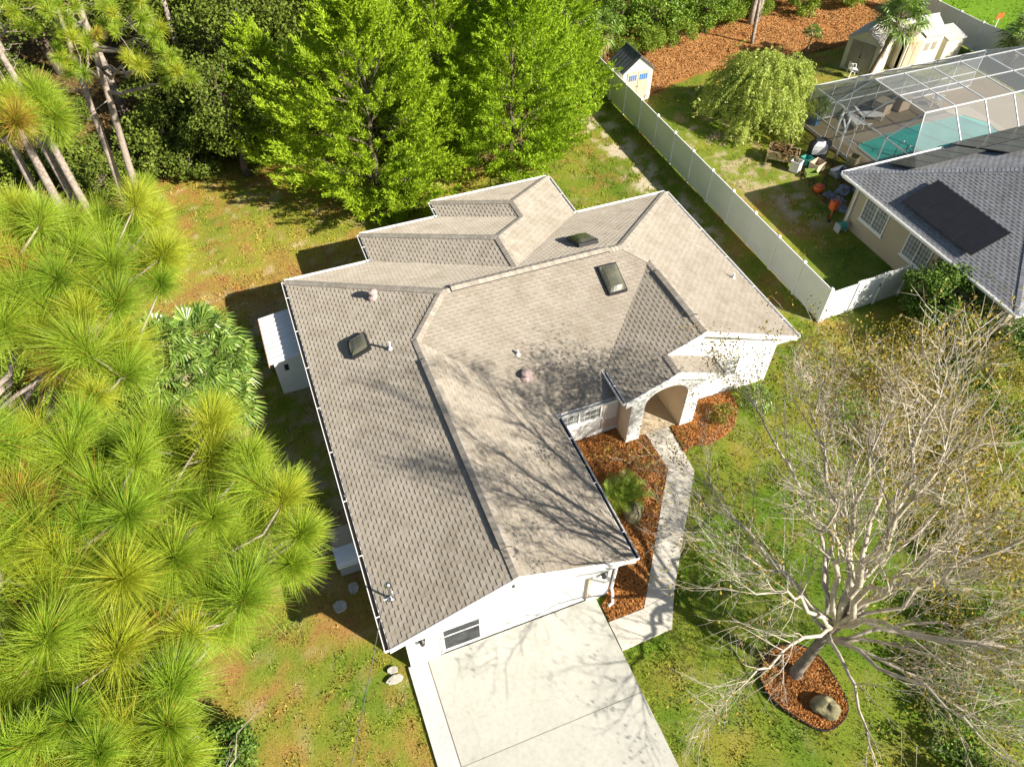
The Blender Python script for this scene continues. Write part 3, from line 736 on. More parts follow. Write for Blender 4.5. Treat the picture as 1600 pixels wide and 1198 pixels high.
# merge deck with shingles in one roof part
rf.mb.v_off = len(rf.mb.v)
off = len(rf.mb.v); rf.mb.v += rf.under.v; rf.mb.f += [tuple(off+i for i in f) for f in rf.under.f]; rf.mb.m += [0]*len(rf.under.f)
roof = rf.mb.build('roof', ['shingle', 'shingle_line'], house)
cap = MB()
P3 = lambda x, y, z: (x, y, z)
hips = [((0,16.56,H),(M_,11.28,zR2)), ((3.8,9.8,zR1),(M_,11.28,zR2)), ((17.87,16.56,H),(12.59,11.28,zR2)), ((13.41,10.46,zR4),(12.59,11.28,zR2)),
        ((3.65,18.55,H),(8.405,13.795,zI(8.405,0))), ((10.235,15.625,zK(10.235,0)),(8.405,13.795,zI(8.405,0))), ((7.31,19.76,H),(10.235,16.835,zK(10.235,0))), ((13.16,19.76,H),(10.235,16.835,zK(10.235,0)))]
for a, b in hips: rf.caps(cap, a, b, .16, .03, .15, .27)
ridges = [((3.8,0,zR1),(3.8,9.8,zR1)), ((M_,11.28,zR2),(12.59,11.28,zR2)), ((13.41,6.2,zR4),(13.41,10.46,zR4)), ((11.93,5.28,zF(11.93,0)),(11.93,6.2,zF(11.93,0))),
          ((8.405,11.805,zI(8.405,0)),(8.405,13.795,zI(8.405,0))), ((10.235,15.625,zK(10.235,0)),(10.235,16.835,zK(10.235,0)))]
for a, b in ridges: rf.caps(cap, a, b, .16, .03, .15, .40)
cap.build('ridge_cap', 'cap', roof)
# shingle-over ridge vents
def ridge_vent(a, b, w=.17):
    a, b = Vector(a), Vector(b); d = (b-a).normalized(); side = d.cross(Vector((0,0,1))).normalized()
    mb = MB(); up = Vector((0,0,.095)); dr = Vector((0,0,-SLOPE*w)); n = int((b-a).length/.15); L = (b-a).length
    for i in range(n):
        p = a+d*(L*i/n); q = a+d*(L*(i+1)/n); e = Vector((0,0,.008*(i % 2)))
        for s in (-1, 1):
            mb.poly([p+up+e, q+up, q+up+side*s*w+dr, p+up+e+side*s*w+dr], 0)
    for s in (-1, 1):
        mb.poly([a+up+side*s*w+dr, b+up+side*s*w+dr, b+side*s*(w-.02)+dr*1.0, a+side*s*(w-.02)+dr*1.0], 1)
    for e in (a, b): mb.poly([e+up+side*w+dr, e+up, e+up-side*w+dr, e-side*w+dr, e, e+side*w+dr], 1)
    mb.build('ridge_vent', ['cap', 'shade_metal'], roof)
ridge_vent((3.8,.95,zR1), (3.8,8.75,zR1)); ridge_vent((5.6,11.28,zR2), (12.0,11.28,zR2)); ridge_vent((13.41,7.1,zR4), (13.41,9.75,zR4))
# skylights
def skylight(cx, cy, hx, hy, zf, nrm, ax, ay):
    n = Vector(nrm).normalized(); c = Vector((cx, cy, zf(cx, cy)))+n*.07; ax = Vector(ax).normalized(); ay = Vector(ay).normalized()
    mb = MB(); mb.obox(c, ax, ay, n, hx, hy, .09, 0)
    c2 = c+n*.10
    # domed glass
    K = 6
    g = [[c2+ax*hx*.9*(2*i/K-1)+ay*hy*.9*(2*j/K-1)+n*(.11*(1-(2*i/K-1)**4)*(1-(2*j/K-1)**4)) for j in range(K+1)] for i in range(K+1)]
    for i in range(K):
        for j in range(K): mb.poly([g[i][j], g[i+1][j], g[i+1][j+1], g[i][j+1]], 1)
    mb.build('skylight', ['black', 'sky_glass'], roof)
skylight(1.93, 10.95, .37, .44, zA, (-p_,0,1), (1,0,p_), (0,1,0))
skylight(11.64, 12.72, .42, .62, zD, (0,p_,1), (1,0,0), (0,-1,p_))
skylight(11.63, 10.08, .38, .62, zC, (0,-p_,1), (1,0,0), (0,1,p_))
def pipe(x, y, zf, h=.38, r=.05, m='pipe', hood=False):
    z = zf(x, y); mb = MB(); mb.lathe((x, y, z-.05), [(r*2.2, .0), (r*2.0, .09), (r*1.1, .15), (r, .16), (r, h)], 10, 0)
    if hood: mb.lathe((x, y, z+h-.1), [(r*.9, 0), (r*1.7, .02), (r*1.7, .10), (r*.4, .16)], 12, 0)
    mb.build('vent_pipe', m, roof)
pipe(2.87, 10.05, zA, .42, .045); pipe(7.1, 8.35, zC, .26, .045); pipe(17.2, 9.8, zE, .3, .045)
pipe(3.0, 12.9, zA, .30, .10, 'fan', True); pipe(7.1, 7.5, zC, .26, .11, 'fan', True)
# fascia, rake boards, soffit, gutters
mb = MB()
OUT = [(0,0),(7.6,0),(7.6,6),(9.98,6),(9.98,5.28),(13.87,5.28),(13.87,6.2),(17.87,6.2),(17.87,16.56),(13.16,16.56),(13.16,19.76),(7.31,19.76),(7.31,18.55),(3.65,18.55),(3.65,16.56),(0,16.56)]
for P in ([(.02,.02),(7.58,.02),(7.58,16.5),(.02,16.5)], [(7.58,6.02),(10.0,6.02),(10.0,16.5),(7.58,16.5)], [(13.86,6.22),(17.85,6.22),(17.85,16.5),(13.86,16.5)], [(10.0,8.5),(13.86,8.5),(13.86,16.5),(10.0,16.5)], [(3.67,16.5),(13.14,16.5),(13.14,18.53),(3.67,18.53)], [(7.33,18.53),(13.14,18.53),(13.14,19.74),(7.33,19.74)], [(12.87,6.22),(13.86,6.22),(13.86,8.5),(12.87,8.5)]):
    mb.prism(P, H-.15, H-.12)
mb.build('soffit', 'white', house)
mb = MB()
def eaveboard(a, b, z=H): mb.beam((*a, z-.085), (*b, z-.085), .03, .16)
for a, b, z in (((-.01,0),(-.01,16.56),H), ((7.61,0),(7.61,6),H), ((7.6,5.99),(9.95,5.99),H), ((9.97,5.28),(9.97,7.0),H2), ((13.88,5.28),(13.88,6.2),H2), ((17.88,6.2),(17.88,16.56),H), ((13.17,16.57),(17.87,16.57),H), ((13.17,16.59),(13.17,19.76),H), ((7.31,19.77),(13.16,19.77),H), ((7.30,18.57),(7.30,19.76),H), ((3.65,18.56),(7.28,18.56),H), ((3.64,16.58),(3.64,18.55),H), ((0,16.57),(3.62,16.57),H)):
    eaveboard(a, b, z)
def rake(x0, z0, x1, z1, y, d=.20, t=.035):
    mb.ext([(x0, y, z0+.012), (x1, y, z1+.012), (x1, y, z1-d), (x0, y, z0-d)], (0, -t, 0))
rake(-.02, H, 3.8, zR1, 0); rake(3.8, zR1, 7.62, H, 0)
rake(9.96, H2, 11.93, zF(11.93,0), 5.28, .30); rake(11.93, zF(11.93,0), 13.89, H2, 5.28, .30)
rake(11.93, zF(11.93,0), 13.41, zR4, 6.2); rake(13.41, zR4, 17.89, H, 6.2)
mb.build('fascia', 'white', house)
# sloped soffit under the gable overhangs
mb = MB()
def rsof(x0, z0, x1, z1, y0, y1): mb.ext([(x0, y0, z0-.03), (x1, y0, z1-.03), (x1, y0, z1-.06), (x0, y0, z0-.06)], (0, y1-y0, 0))
rsof(0, H, 3.8, zR1, 0.005, .6); rsof(3.8, zR1, 7.6, H, .005, .6); mb.build('rake_soffit', 'white', house); mb = MB(); rsof(10, H2, 11.93, zF(11.93,0), 5.285, 6.6); rsof(11.93, zF(11.93,0), 13.87, H2, 5.285, 6.6); rsof(11.93, zF(11.93,0), 13.41, zR4, 6.205, 6.7); rsof(13.41, zR4, 17.87, H, 6.205, 6.7)
mb.build('rake_soffit', 'white', house)
def gutter(a, b, z, out, parent=house, hm='white', straps=None, w=.12):
    a, b = Vector((*a, z)), Vector((*b, z)); o = Vector((*out, 0)); d = (b-a).normalized(); L = (b-a).length; mb = MB()
    mb.obox((a+b)/2+o*(w)+Vector((0,0,-.055)), d, o, (0,0,1), L/2, .012, .055, 0)      # outer lip
    mb.obox((a+b)/2+o*(w/2)+Vector((0,0,-.105)), d, o, (0,0,1), L/2, w/2-.012, .008, 1)   # dark trough
    for e in (a, b): mb.obox(e+o*(w/2)+Vector((0,0,-.055)), d, o, (0,0,1), .01, w/2-.001, .054, 0)
    n = max(1, int(L/1.9)) if straps is None else straps
    for i in range(n):
        c = a+d*(L*(i+.5)/n); mb.obox(c+o*(w/2)+Vector((0,0,-.003)), d, o, (0,0,1), .018, w/2+.01, .006, 0)
    return mb.build('gutter', [hm, 'trough'], parent)
gutter((-.03,.0), (-.03,16.56), H, (-1,0)); gutter((7.63,0), (7.63,5.85), H, (1,0)); gutter((7.78,5.97), (9.95,5.97), H, (0,-1)); gutter((9.95,5.3), (9.95,7.0), H2, (-1,0))
gutter((13.90,5.28), (13.90,6.15), H2, (1,0), straps=1); gutter((17.90,6.2), (17.90,16.56), H, (1,0)); gutter((13.35,16.59), (17.87,16.59), H, (0,1)); gutter((13.19,16.7), (13.19,19.76), H, (1,0))
gutter((7.31,19.79), (13.16,19.79), H, (0,1)); gutter((7.28,18.7), (7.28,19.76), H, (-1,0)); gutter((3.65,18.58), (7.15,18.58), H, (0,1)); gutter((3.62,16.72), (3.62,18.55), H, (-1,0)); gutter((0,16.59), (3.5,16.59), H, (0,1))
mb = MB(); mb.tube([(7.68,.12,2.55),(7.55,.2,2.35),(7.24,.33,2.2),(7.21,.33,.45),(7.22,.22,.28),(7.12,-.02,.12),(6.95,-.06,.08)], .05, 8); mb.build('downspout', 'white', house, True)
mb = MB(); mb.tube([(-.08,5.45,2.55),(.1,5.45,2.4),(.38,5.45,2.2),(.38,5.45,.3),(-.25,5.5,.12),(-.75,5.7,.06)], .045, 8); mb.build('downspout', 'white', house, True)
mb = MB(); mb.tube([(-.08,9.3,2.55),(.2,9.3,2.35),(.38,9.3,2.2),(.38,9.3,.3),(.1,9.3,.1)], .045, 8); mb.build('downspout', 'white', house, True)
# service mast and cable
mb = MB(); mz = zA(.42,1.35); mb.tube([(.42,1.35,mz-.05),(.42,1.35,mz+.75)], .03, 8); mb.lathe((.42,1.35,mz-.02), [(.11,0),(.1,.03),(.05,.10)], 10); mb.lathe((.42,1.35,mz+.72), [(.03,0),(.10,.03),(.11,.11),(.08,.19),(.02,.23)], 12)
mb.tube([(.36,1.3,mz+.78),(.30,1.22,mz+.62),(.26,1.1,mz+.7),(.2,1.0,mz+.72)], .012, 5); mb.tube([(.46,1.3,mz+.78),(.5,1.2,mz+.58),(.36,1.1,mz+.62),(.2,1.0,mz+.72)], .012, 5)
mb.build('service_mast', 'chrome', house, True)
mb = MB(); s_ = Vector((.2,1.0,mz+.72)); e_ = Vector((-3.4,-7.6,6.2)); pts = []
for i in range(17):
    t = i/16; q = s_.lerp(e_, t); q.z -= 1.1*t*(1-t); pts.append(q)
mb.tube(pts, .011, 5); tag(mb.build('power_cable', 'wire'), 'thin dark overhead power cable running from the roof mast over the front lawn', 'cable')
# ================================================================ NEIGHBOUR HOUSE
nb = thing('house', (33, 9.4, 0), 'tan stucco house with grey shingle roof and black solar panels', 'house')
HN, SN = 2.7, .40
mb = MB(); mb.box(27.3, 46, 4.6, 14.25, -.1, HN-.1); mb.build('wall', 'stucco_tan', nb)
SLOPE_OLD = SLOPE; SLOPE = SN
rn = Roof(9)
X0, Y0, Y1 = 26.75, 4.0, 14.85; hw = (Y1-Y0)/2; ym = (Y0+Y1)/2
zn1 = lambda x, y: HN+SN*(x-X0); zn2 = lambda x, y: HN+SN*(Y1-y); zn3 = lambda x, y: HN+SN*(y-Y0)
rn.plane([[(X0,Y0),(X0+hw,ym),(X0,Y1)]], zn1, (1,0), X0, hi=.014)
rn.plane([[(X0,Y1),(X0+hw,ym),(44,ym),(44,Y1)]], zn2, (0,-1), -Y1, row=.16, tab=.4)
rn.plane([[(X0,Y0),(44,Y0),(44,ym),(X0+hw,ym)]], zn3, (0,1), Y0, row=.16, tab=.4)
off = len(rn.mb.v); rn.mb.v += rn.under.v; rn.mb.f += [tuple(off+i for i in f) for f in rn.under.f]; rn.mb.m += [0]*len(rn.under.f)
nroof = rn.mb.build('roof', ['shingle_grey', 'grey_line'], nb)
cap = MB(); zt = HN+SN*hw
for a, b in (((X0,Y0,HN),(X0+hw,ym,zt)), ((X0,Y1,HN),(X0+hw,ym,zt)), ((X0+hw,ym,zt),(44,ym,zt))): rn.caps(cap, a, b, .16, .03, .16, .26)
cap.build('ridge_cap', 'cap_grey', nroof)
SLOPE = SLOPE_OLD
mb = MB()
mb.beam((X0-.01,Y0,HN-.08), (X0-.01,Y1,HN-.08), .03, .16); mb.beam((X0,Y1+.01,HN-.08), (44,Y1+.01,HN-.08), .03, .16); mb.beam((X0,Y0-.01,HN-.08), (44,Y0-.01,HN-.08), .03, .16)
mb.build('fascia', 'white', nb)
mb = MB(); mb.box(X0+.01, 43.9, Y0+.01, Y1-.01, HN-.15, HN-.12); mb.build('soffit', 'white', nb)
gutter((X0-.03,Y0), (X0-.03,Y1), HN, (-1,0), nb, straps=5, w=.09); gutter((X0,Y1+.03), (33,Y1+.03), HN, (0,1), nb, straps=2, w=.09)
window(nb, 11.75, 13.35, .9, 2.15, 27.3, 2, 1, axis='x', side=-1, grid=(8, 5))
window(nb, 8.9, 10.4, .9, 2.15, 27.3, 2, 1, axis='x', side=-1, grid=(8, 5))
mb = MB(); mb.tube([(26.68,14.75,2.55),(26.9,14.5,2.4),(27.22,14.0,2.25),(27.22,14.0,.5),(27.1,13.95,.3),(26.7,13.85,.12)], .05, 8); mb.build('downspout', 'white', nb, True)
# solar arrays: three panels on the side slope, two rows beyond the hip
ax = Vector((0,1,0)); ay = Vector((1,0,SN)).normalized(); nn = ax.cross(ay); nn = nn if nn.z > 0 else -nn
for i in range(4):
    w = 4.25/4; yc = 7.28+w*(i+.5); c = Vector((28.17, yc, zn1(28.17, 0)))+nn*.17
    mb = MB(); mb.obox(c, ay, ax, nn, .93, w/2-.012, .02, 0); mb.obox(c+nn*.021, ay, ax, nn, .90, w/2-.03, .002, 1)
    for s in (-1, 1): mb.obox(c-nn*.09+ay*s*.6, ay, ax, nn, .02, w/2-.1, .07, 0)
    mb.build('solar_panel', ['black', 'solar'], nroof)
ay2 = Vector((0,-1,SN)).normalized(); ax2 = Vector((1,0,0)); n2 = ax2.cross(ay2); n2 = n2 if n2.z > 0 else -n2
for x0, n_, yc in ((28.75, 4, 13.45), (33.2, 5, 12.4), (33.2, 5, 14.05)):
    for i in range(n_):
        w = 1.06; c = Vector((x0+w*(i+.5), yc, zn2(0, yc)))+n2*.16
        mb = MB(); mb.obox(c, ax2, ay2, n2, w/2-.012, .82 if n_ == 4 else .78, .02, 0); mb.obox(c+n2*.021, ax2, ay2, n2, w/2-.03, .78 if n_ == 4 else .74, .002, 1)
        mb.build('solar_panel', ['black', 'solar'], nroof)
        if False: pass

# ================================================================ FENCES
def fence_run(pts_list, label, h=1.83, mat='fence', name='privacy_fence', thick=.04, tops=None):
    f = thing(name, (*pts_list[0], 0), label, 'fence')
    for i, p in enumerate(pts_list):
        mb = MB(); x, y = p; s = .064
        mb.box(x-s, x+s, y-s, y+s, -.1, h+.04, 0); mb.box(x-s-.015, x+s+.015, y-s-.015, y+s+.015, h+.04, h+.065, 0)
        mb.poly([(x-s-.01,y-s-.01,h+.065),(x+s+.01,y-s-.01,h+.065),(x,y,h+.12)]); mb.poly([(x+s+.01,y-s-.01,h+.065),(x+s+.01,y+s+.01,h+.065),(x,y,h+.12)])
        mb.poly([(x+s+.01,y+s+.01,h+.065),(x-s-.01,y+s+.01,h+.065),(x,y,h+.12)]); mb.poly([(x-s-.01,y+s+.01,h+.065),(x-s-.01,y-s-.01,h+.065),(x,y,h+.12)])
        mb.build('post', 'white', f)
    for a, b in zip(pts_list, pts_list[1:]):
        A = Vector((*a, 0)); B = Vector((*b, 0)); d = (B-A).normalized(); L = (B-A).length; mb = MB(); sd = d.cross(Vector((0,0,1)))
        n = int(L/.15)
        for k in range(n):
            c = A+d*(.07+(L-.14)*(k+.5)/n); mb.obox(c+Vector((0,0,h/2)), d, sd, (0,0,1), (L-.14)/n/2-.003, .011, h/2-.05)
        mb.beam(A+Vector((0,0,h-.03)), B+Vector((0,0,h-.03)), .045, .09); mb.beam(A+Vector((0,0,.08)), B+Vector((0,0,.08)), .045, .12)
        mb.build('fence_panel', mat, f)
    return f
sp = 1.951; fx = lambda k: 21.68+.0108*k*sp
fence_run([(fx(k), 8.66+k*sp) for k in range(0, 14)], 'long white fence of tall panels between the big house and the weeping tree')
f = fence_run([(21.82, 8.66), (23.3, 8.72), (24.75, 8.78), (26.2, 8.84)], 'short white fence with scalloped picket top joining the long fence to the tan house', h=1.62)
mb = MB()
for k in range(44):
    t = (k+.5)/44; x = 21.9+t*4.25; y = 8.665+t*.175; seg = (t*3) % 1; z = 1.62+.10+.14*abs(seg-.5)
    if t < .3: continue
    mb.box(x-.022, x+.022, y-.014, y+.014, 1.60, z)
mb.build('picket_top', 'white', f)
mb = MB(); mb.tube([(24.6, 8.74, 1.2), (24.6, 8.70, 1.2), (24.6,8.70,1.05),(24.6,8.74,1.05)], .02, 6); mb.build('latch', 'black', f)
fence_run([(48.0+.045*(31.2-y) if y > 27 else 48.55, y) for y in (35.0, 33.05, 31.2, 29.2, 27.3, 25.4, 23.4, 21.4, 19.4, 17.4)], 'far white fence beyond the pair of beige sheds at the upper right corner')

# ================================================================ POOL, DECK, CAGE
slab('patio_deck', [[(31.2,21.2),(46,21.2),(46,24.0),(31.2,24.0)], [(31.2,14.3),(32.2,14.3),(32.2,21.2),(31.2,21.2)], [(32.2,14.3),(46,14.3),(46,15.7),(32.2,15.7)], [(42.2,15.7),(46,15.7),(46,21.2),(42.2,21.2)]], .05, 'deck')
PL = [(32.6,18.9),(32.6,19.6),(33.0,20.1),(35.2,20.4),(38,20.65),(41,20.5),(41.8,19.2),(41.3,16.9),(38,16.1),(34.5,16.0),(33.0,16.4),(32.6,17.4)]
slab('pool_coping', [[(32.2,15.7),(42.2,15.7),(42.2,21.2),(32.2,21.2)]], .045, 'coping', -.02)
mb = MB(); mb.prism(PL, -.1, .0485); o = mb.build('pool_water', 'water'); tag(o, kind='structure')
mb = MB()
for i in range(len(PL)): mb.beam((*PL[i], .06), (*PL[(i+1) % len(PL)], .06), .10, .035)
tag(mb.build('pool_rim', 'coping'), kind='structure')
cg = thing('pool_enclosure', (38, 19, 0), 'white framed mesh screen enclosure built over the turquoise pool', 'pool enclosure')
xe, xt = 31.35, 32.5; ze, zt_ = 2.35, 3.9
ye = [23.2, 21.2, 19.2, 17.1]; yt = [20.2, 19.0, 17.8, 16.4]
yt = [20.2, 18.3, 16.4]
xs = [32.5, 34.45, 36.4, 38.35, 40.25, 42.2, 44.1]
def bm(mb, a, b, w=.045, h=.06): mb.beam(a, b, w, h)
mb = MB()
for y in yt: bm(mb, (xt, y, zt_), (44.1, y, zt_))
for x in xs: bm(mb, (x, 20.2, zt_), (x, 16.4, zt_)); 
mb.build('roof_frame', 'cage_white', cg)
mb = MB()
bm(mb, (xe, 23.2, ze), (xe, 15.1, ze)); bm(mb, (xe, 23.2, ze), (44.1, 23.2, ze)); bm(mb, (xe, 15.1, ze+.1), (44.1, 15.05, ze+.1))
bm(mb, (xe, 23.2, ze), (xt, 20.2, zt_)); bm(mb, (xe, 15.1, ze), (xt, 16.4, zt_)); bm(mb, (xe, 19.2, ze), (xt, 18.3, zt_)); bm(mb, (xe, 21.2, ze), (xt, 20.2, zt_)); bm(mb, (xe, 17.1, ze), (xt, 16.4, zt_))
for x in xs[1:]: bm(mb, (x, 16.4, zt_), (x-.05, 15.05, ze+.1)); bm(mb, (x, 20.2, zt_), (x, 23.2, ze))
mb.build('eave_frame', 'cage_white', cg)
for y in (23.2, 21.2, 19.2, 17.1, 15.15):
    mb = MB(); mb.beam((xe, y, 0), (xe, y, ze), .045, .045, up=(1,0,0)); mb.build('post', 'cage_white', cg)
for x in xs[1:]+[32.9]:
    mb = MB(); mb.beam((x, 23.2, 0), (x, 23.2, ze), .045, .045, up=(1,0,0)); mb.build('post', 'cage_white', cg)
mb = MB(); bm(mb, (xe, 23.2, .08), (xe, 15.1, .08)); bm(mb, (xe, 23.2, .08), (44.1, 23.2, .08)); bm(mb, (xe, 23.2, 1.0), (44.1, 23.2, 1.0), .04, .05); bm(mb, (xe, 23.2, 1.0), (xe, 15.1, 1.0), .04, .05)
mb.build('rail', 'cage_white', cg)
def scr(*pts): mb = MB(); mb.poly(pts); mb.build('screen_panel', 'screen', cg)
for i in range(6):
    for j in range(2): scr((xs[i], yt[j], zt_+.02), (xs[i+1], yt[j], zt_+.02), (xs[i+1], yt[j+1], zt_+.02), (xs[i], yt[j+1], zt_+.02))
    scr((xs[i], 16.4, zt_), (xs[i+1], 16.4, zt_), (xs[i+1]-.05, 15.05, ze+.1), (xs[i]-.05 if i else xe, 15.05, ze+.1))
    scr((xs[i], 20.2, zt_), (xs[i+1], 20.2, zt_), (xs[i+1], 23.2, ze), (xs[i] if i else xe, 23.2, ze))
    scr((xs[i] if i else xe, 23.2, .08), (xs[i+1], 23.2, .08), (xs[i+1], 23.2, ze), (xs[i] if i else xe, 23.2, ze))
for a, b, c, d in ((23.2,21.2,20.2,20.2), (21.2,19.2,20.2,18.3), (19.2,17.1,18.3,16.4), (17.1,15.1,16.4,16.4)):
    P = [(xe,a,ze),(xe,b,ze),(xt,d,zt_)]+([(xt,c,zt_)] if c != d else []); scr(*P)
    scr((xe,a,.08),(xe,b,.08),(xe,b,ze),(xe,a,ze))
# ---- furniture inside and beside the cage
def tmb(o_, fn): pass
def lounger(x, y, rz, label):
    t = thing('lounger', (x, y, .05), label, 'lounger', rz=rz); R_ = Matrix.Rotation(rz, 4, 'Z'); L = Matrix.Translation((x, y, .05)) @ R_
    def put(mb, name, mat):
        mb.v = [tuple(L @ Vector(v)) for v in mb.v]; return mb.build(name, mat, t)
    mb = MB(); mb.box(-.3, .3, -.9, .35, .30, .36); put(mb, 'seat', 'cloth_white')
    mb = MB(); mb.obox((0, .62, .52), (1,0,0), (0,.82,.57), (0,-.57,.82), .3, .38, .03); put(mb, 'backrest', 'cloth_white')
    for sx in (-.26, .26):
        for sy in (-.8, .25): mb = MB(); mb.box(sx-.02, sx+.02, sy-.02, sy+.02, 0, .30); put(mb, 'leg', 'white')
lounger(35.2, 22.2, 1.2, 'white sun lounger under the left end of the pool cage'); lounger(34.0, 21.6, 2.9, 'white sun lounger nearest the mesh corner beside the pool')
def chair(x, y, rz, label, z=.05, s=1.):
    t = thing('chair', (x, y, z), label, 'chair'); L = Matrix.Translation((x, y, z)) @ Matrix.Rotation(rz, 4, 'Z') @ Matrix.Scale(s, 4)
    def put(mb, name, mat='white'):
        mb.v = [tuple(L @ Vector(v)) for v in mb.v]; return mb.build(name, mat, t)
    mb = MB(); mb.box(-.25, .25, -.22, .24, .41, .44); put(mb, 'seat')
    mb = MB()
    arc_ = [(.27*math.sin(a), .20+.10*math.cos(a)) for a in [math.radians(d) for d in range(-90, 91, 18)]]
    for (x1, y1), (x2, y2) in zip(arc_, arc_[1:]):
        mb.beam((x1, y1, .86-.25*x1*x1*4), (x2, y2, .86-.25*x2*x2*4), .03, .05); mb.beam((x1, y1-.02, .44), (x1, y1+.02, .84-x1*x1), .035, .012, up=(0,1,0))
    put(mb, 'backrest')
    for sx in (-1, 1):
        mb = MB(); mb.beam((sx*.28, -.2, .62), (sx*.28, .22, .66), .05, .025); mb.beam((sx*.28, -.18, .62), (sx*.25, -.2, .42), .03, .03); put(mb, 'armrest')
        for sy in (-1, 1): mb = MB(); mb.beam((sx*.23, sy*.2, .42), (sx*.29, sy*.27, 0), .045, .045, up=(0,1,0)); put(mb, 'leg')
    return t
chair(37.9, 27.0, 1.2, 'white plastic garden chair in front of the dark doorway of the shed', 0, 1.15)
chair(40.2, 22.0, 2.6, 'white patio chair far inside the pool cage')
def patio_cabinet(x, y, rz, label):
    t = thing('patio_cabinet', (x, y, .05), label, 'cabinet'); L = Matrix.Translation((x, y, .05)) @ Matrix.Rotation(rz, 4, 'Z')
    for nm, mbx in (('body', (-.42,.42,-.36,.36,.04,.78)), ('lid', (-.46,.46,-.40,.40,.785,.86))):
        mb = MB(); mb.box(*mbx); mb.v = [tuple(L @ Vector(v)) for v in mb.v]; mb.build(nm, 'tan' if nm == 'body' else 'coping', t)
patio_cabinet(36.4, 22.4, .3, 'pale square cabinet by the back rail of the pool cage, left of its twin'); patio_cabinet(37.9, 22.5, .1, 'pale square cabinet by the back rail of the pool cage, right of its twin')
mb = MB()
for s in (-.25, .25): mb.tube([(33.9, 18.0+s, .05), (33.9, 18.0+s, .8), (34.3, 18.0+s, .95), (34.7, 18.0+s, .5), (34.75, 18.0+s, -.0)], .025, 8)
for z in (.25, .5): mb.tube([(34.73, 17.75, z-.1), (34.73, 18.25, z-.1)], .02, 6)
tag(mb.build('pool_ladder', 'chrome', None, True), 'metal pool ladder at the near left end of the pool', 'ladder')
# white gazebo frame / awning arms beside the cage
g_ = thing('garden_arch', (30.3, 19.6, 0), 'white curved garden arch standing beside the covered grill at the cage corner', 'arch')
for s in (0, 1.1):
    mb = MB(); mb.tube([(30.6+s*.5, 19.2+s, 0), (30.6+s*.5, 19.2+s, 1.9), (30.9+s*.5, 19.4+s, 2.25), (31.25+s*.2, 19.9+s, 2.3)], .07, 6); mb.build('post', 'white', g_, True)
mb = MB(); mb.tube([(30.6, 19.2, 1.9), (30.8,19.7,2.15), (31.15, 20.3, 1.95)], .06, 6); mb.tube([(30.9,19.4,2.2),(31.2,19.9,2.35),(31.45,20.5,2.2)], .05, 6); mb.build('crossbar', 'white', g_, True)
# covered grill
mb = MB()
pr = [(.50,0),(.52,.5),(.55,.8),(.50,1.0),(.30,1.18),(.05,1.22)]
n = 14
for i in range(len(pr)-1):
    for k in range(n):
        def P_(r, z, k): 
            a = 2*math.pi*k/n; w = 1+.06*math.sin(5*a+z*3); return (29.75+r*math.cos(a)*1.25*w, 19.75+r*math.sin(a)*.85*w, z)
        mb.poly([P_(*pr[i], k), P_(*pr[i], k+1), P_(*pr[i+1], k+1), P_(*pr[i+1], k)], 1 if k in (8, 9, 10) and i in (1, 2, 3) else 0)
tag(mb.build('covered_grill', ['cloth_black', 'greym']), 'bulky barbecue grill under a black and grey cover beside the white arch', 'grill')
# raised wooden planter box with soil and dead plants
pt_ = thing('raised_planter', (27.6, 20.3, 0), 'greenish wooden planter box on legs full of brown clutter on the lawn edge', 'planter')
L = Matrix.Translation((27.75, 20.2, 0)) @ Matrix.Rotation(-.75, 4, 'Z')
def putL(mb, name, mats, par): mb.v = [tuple(L @ Vector(v)) for v in mb.v]; return mb.build(name, mats, par)
mb = MB(); mb.box(-.85,.85,-.45,-.40,.25,.72); mb.box(-.85,.85,.40,.45,.25,.72); mb.box(-.85,-.80,-.40,.40,.25,.72); mb.box(.80,.85,-.40,.40,.25,.72); mb.box(-.80,.80,-.40,.40,.26,.30); putL(mb, 'box', 'wood', pt_)
mb = MB(); mb.box(-.79,.79,-.39,.39,.31,.62); putL(mb, 'soil', 'litter', pt_)
for sx in (-.8,.8):
    for sy in (-.4,.4): mb = MB(); mb.box(sx-.04,sx+.04,sy-.04,sy+.04,0,.25); putL(mb, 'leg', 'wood', pt_)
C = np.array([27.75,20.2,.7])+rng.normal(size=(260,3))*np.array([.38,.38,.06]); npmesh('dead_plants', quads(C, .14, up=1, asp=2.5), 4, 'litter', pt_)['kind'] = 'stuff'
# assorted things round the patio
def crate(x, y, z0, sx, sy, sz, rz, mat, name, label, cat, rim=True):
    L = Matrix.Translation((x, y, z0)) @ Matrix.Rotation(rz, 4, 'Z'); mb = MB(); t = .03
    mb.box(-sx/2, sx/2, -sy/2, sy/2, 0, .04); mb.box(-sx/2, sx/2, -sy/2, -sy/2+t, .041, sz); mb.box(-sx/2, sx/2, sy/2-t, sy/2, .041, sz)
    mb.box(-sx/2, -sx/2+t, -sy/2+t, sy/2-t, .041, sz); mb.box(sx/2-t, sx/2, -sy/2+t, sy/2-t, .041, sz)
    if rim: mb.box(-sx/2-.02, sx/2+.02, -sy/2-.02, -sy/2, sz-.05, sz+.01); mb.box(-sx/2-.02, sx/2+.02, sy/2, sy/2+.02, sz-.05, sz+.01)
    mb.v = [tuple(L @ Vector(v)) for v in mb.v]; return tag(mb.build(name, mat), label, cat)
crate(27.9, 19.15, 0, .5, .5, .62, .5, 'cloth_white', 'garden_bin', 'white square bin standing at the near end of the wooden planter', 'bin')
crate(29.0, 18.75, .02, .75, .55, .50, .3, 'tan', 'cardboard_box', 'open tan cardboard box between the green crate and the patio', 'box')
crate(28.35, 18.35, 0, .6, .45, .32, -.4, 'green_p', 'plastic_crate', 'lime green plastic crate of plants near the orange pot', 'crate')
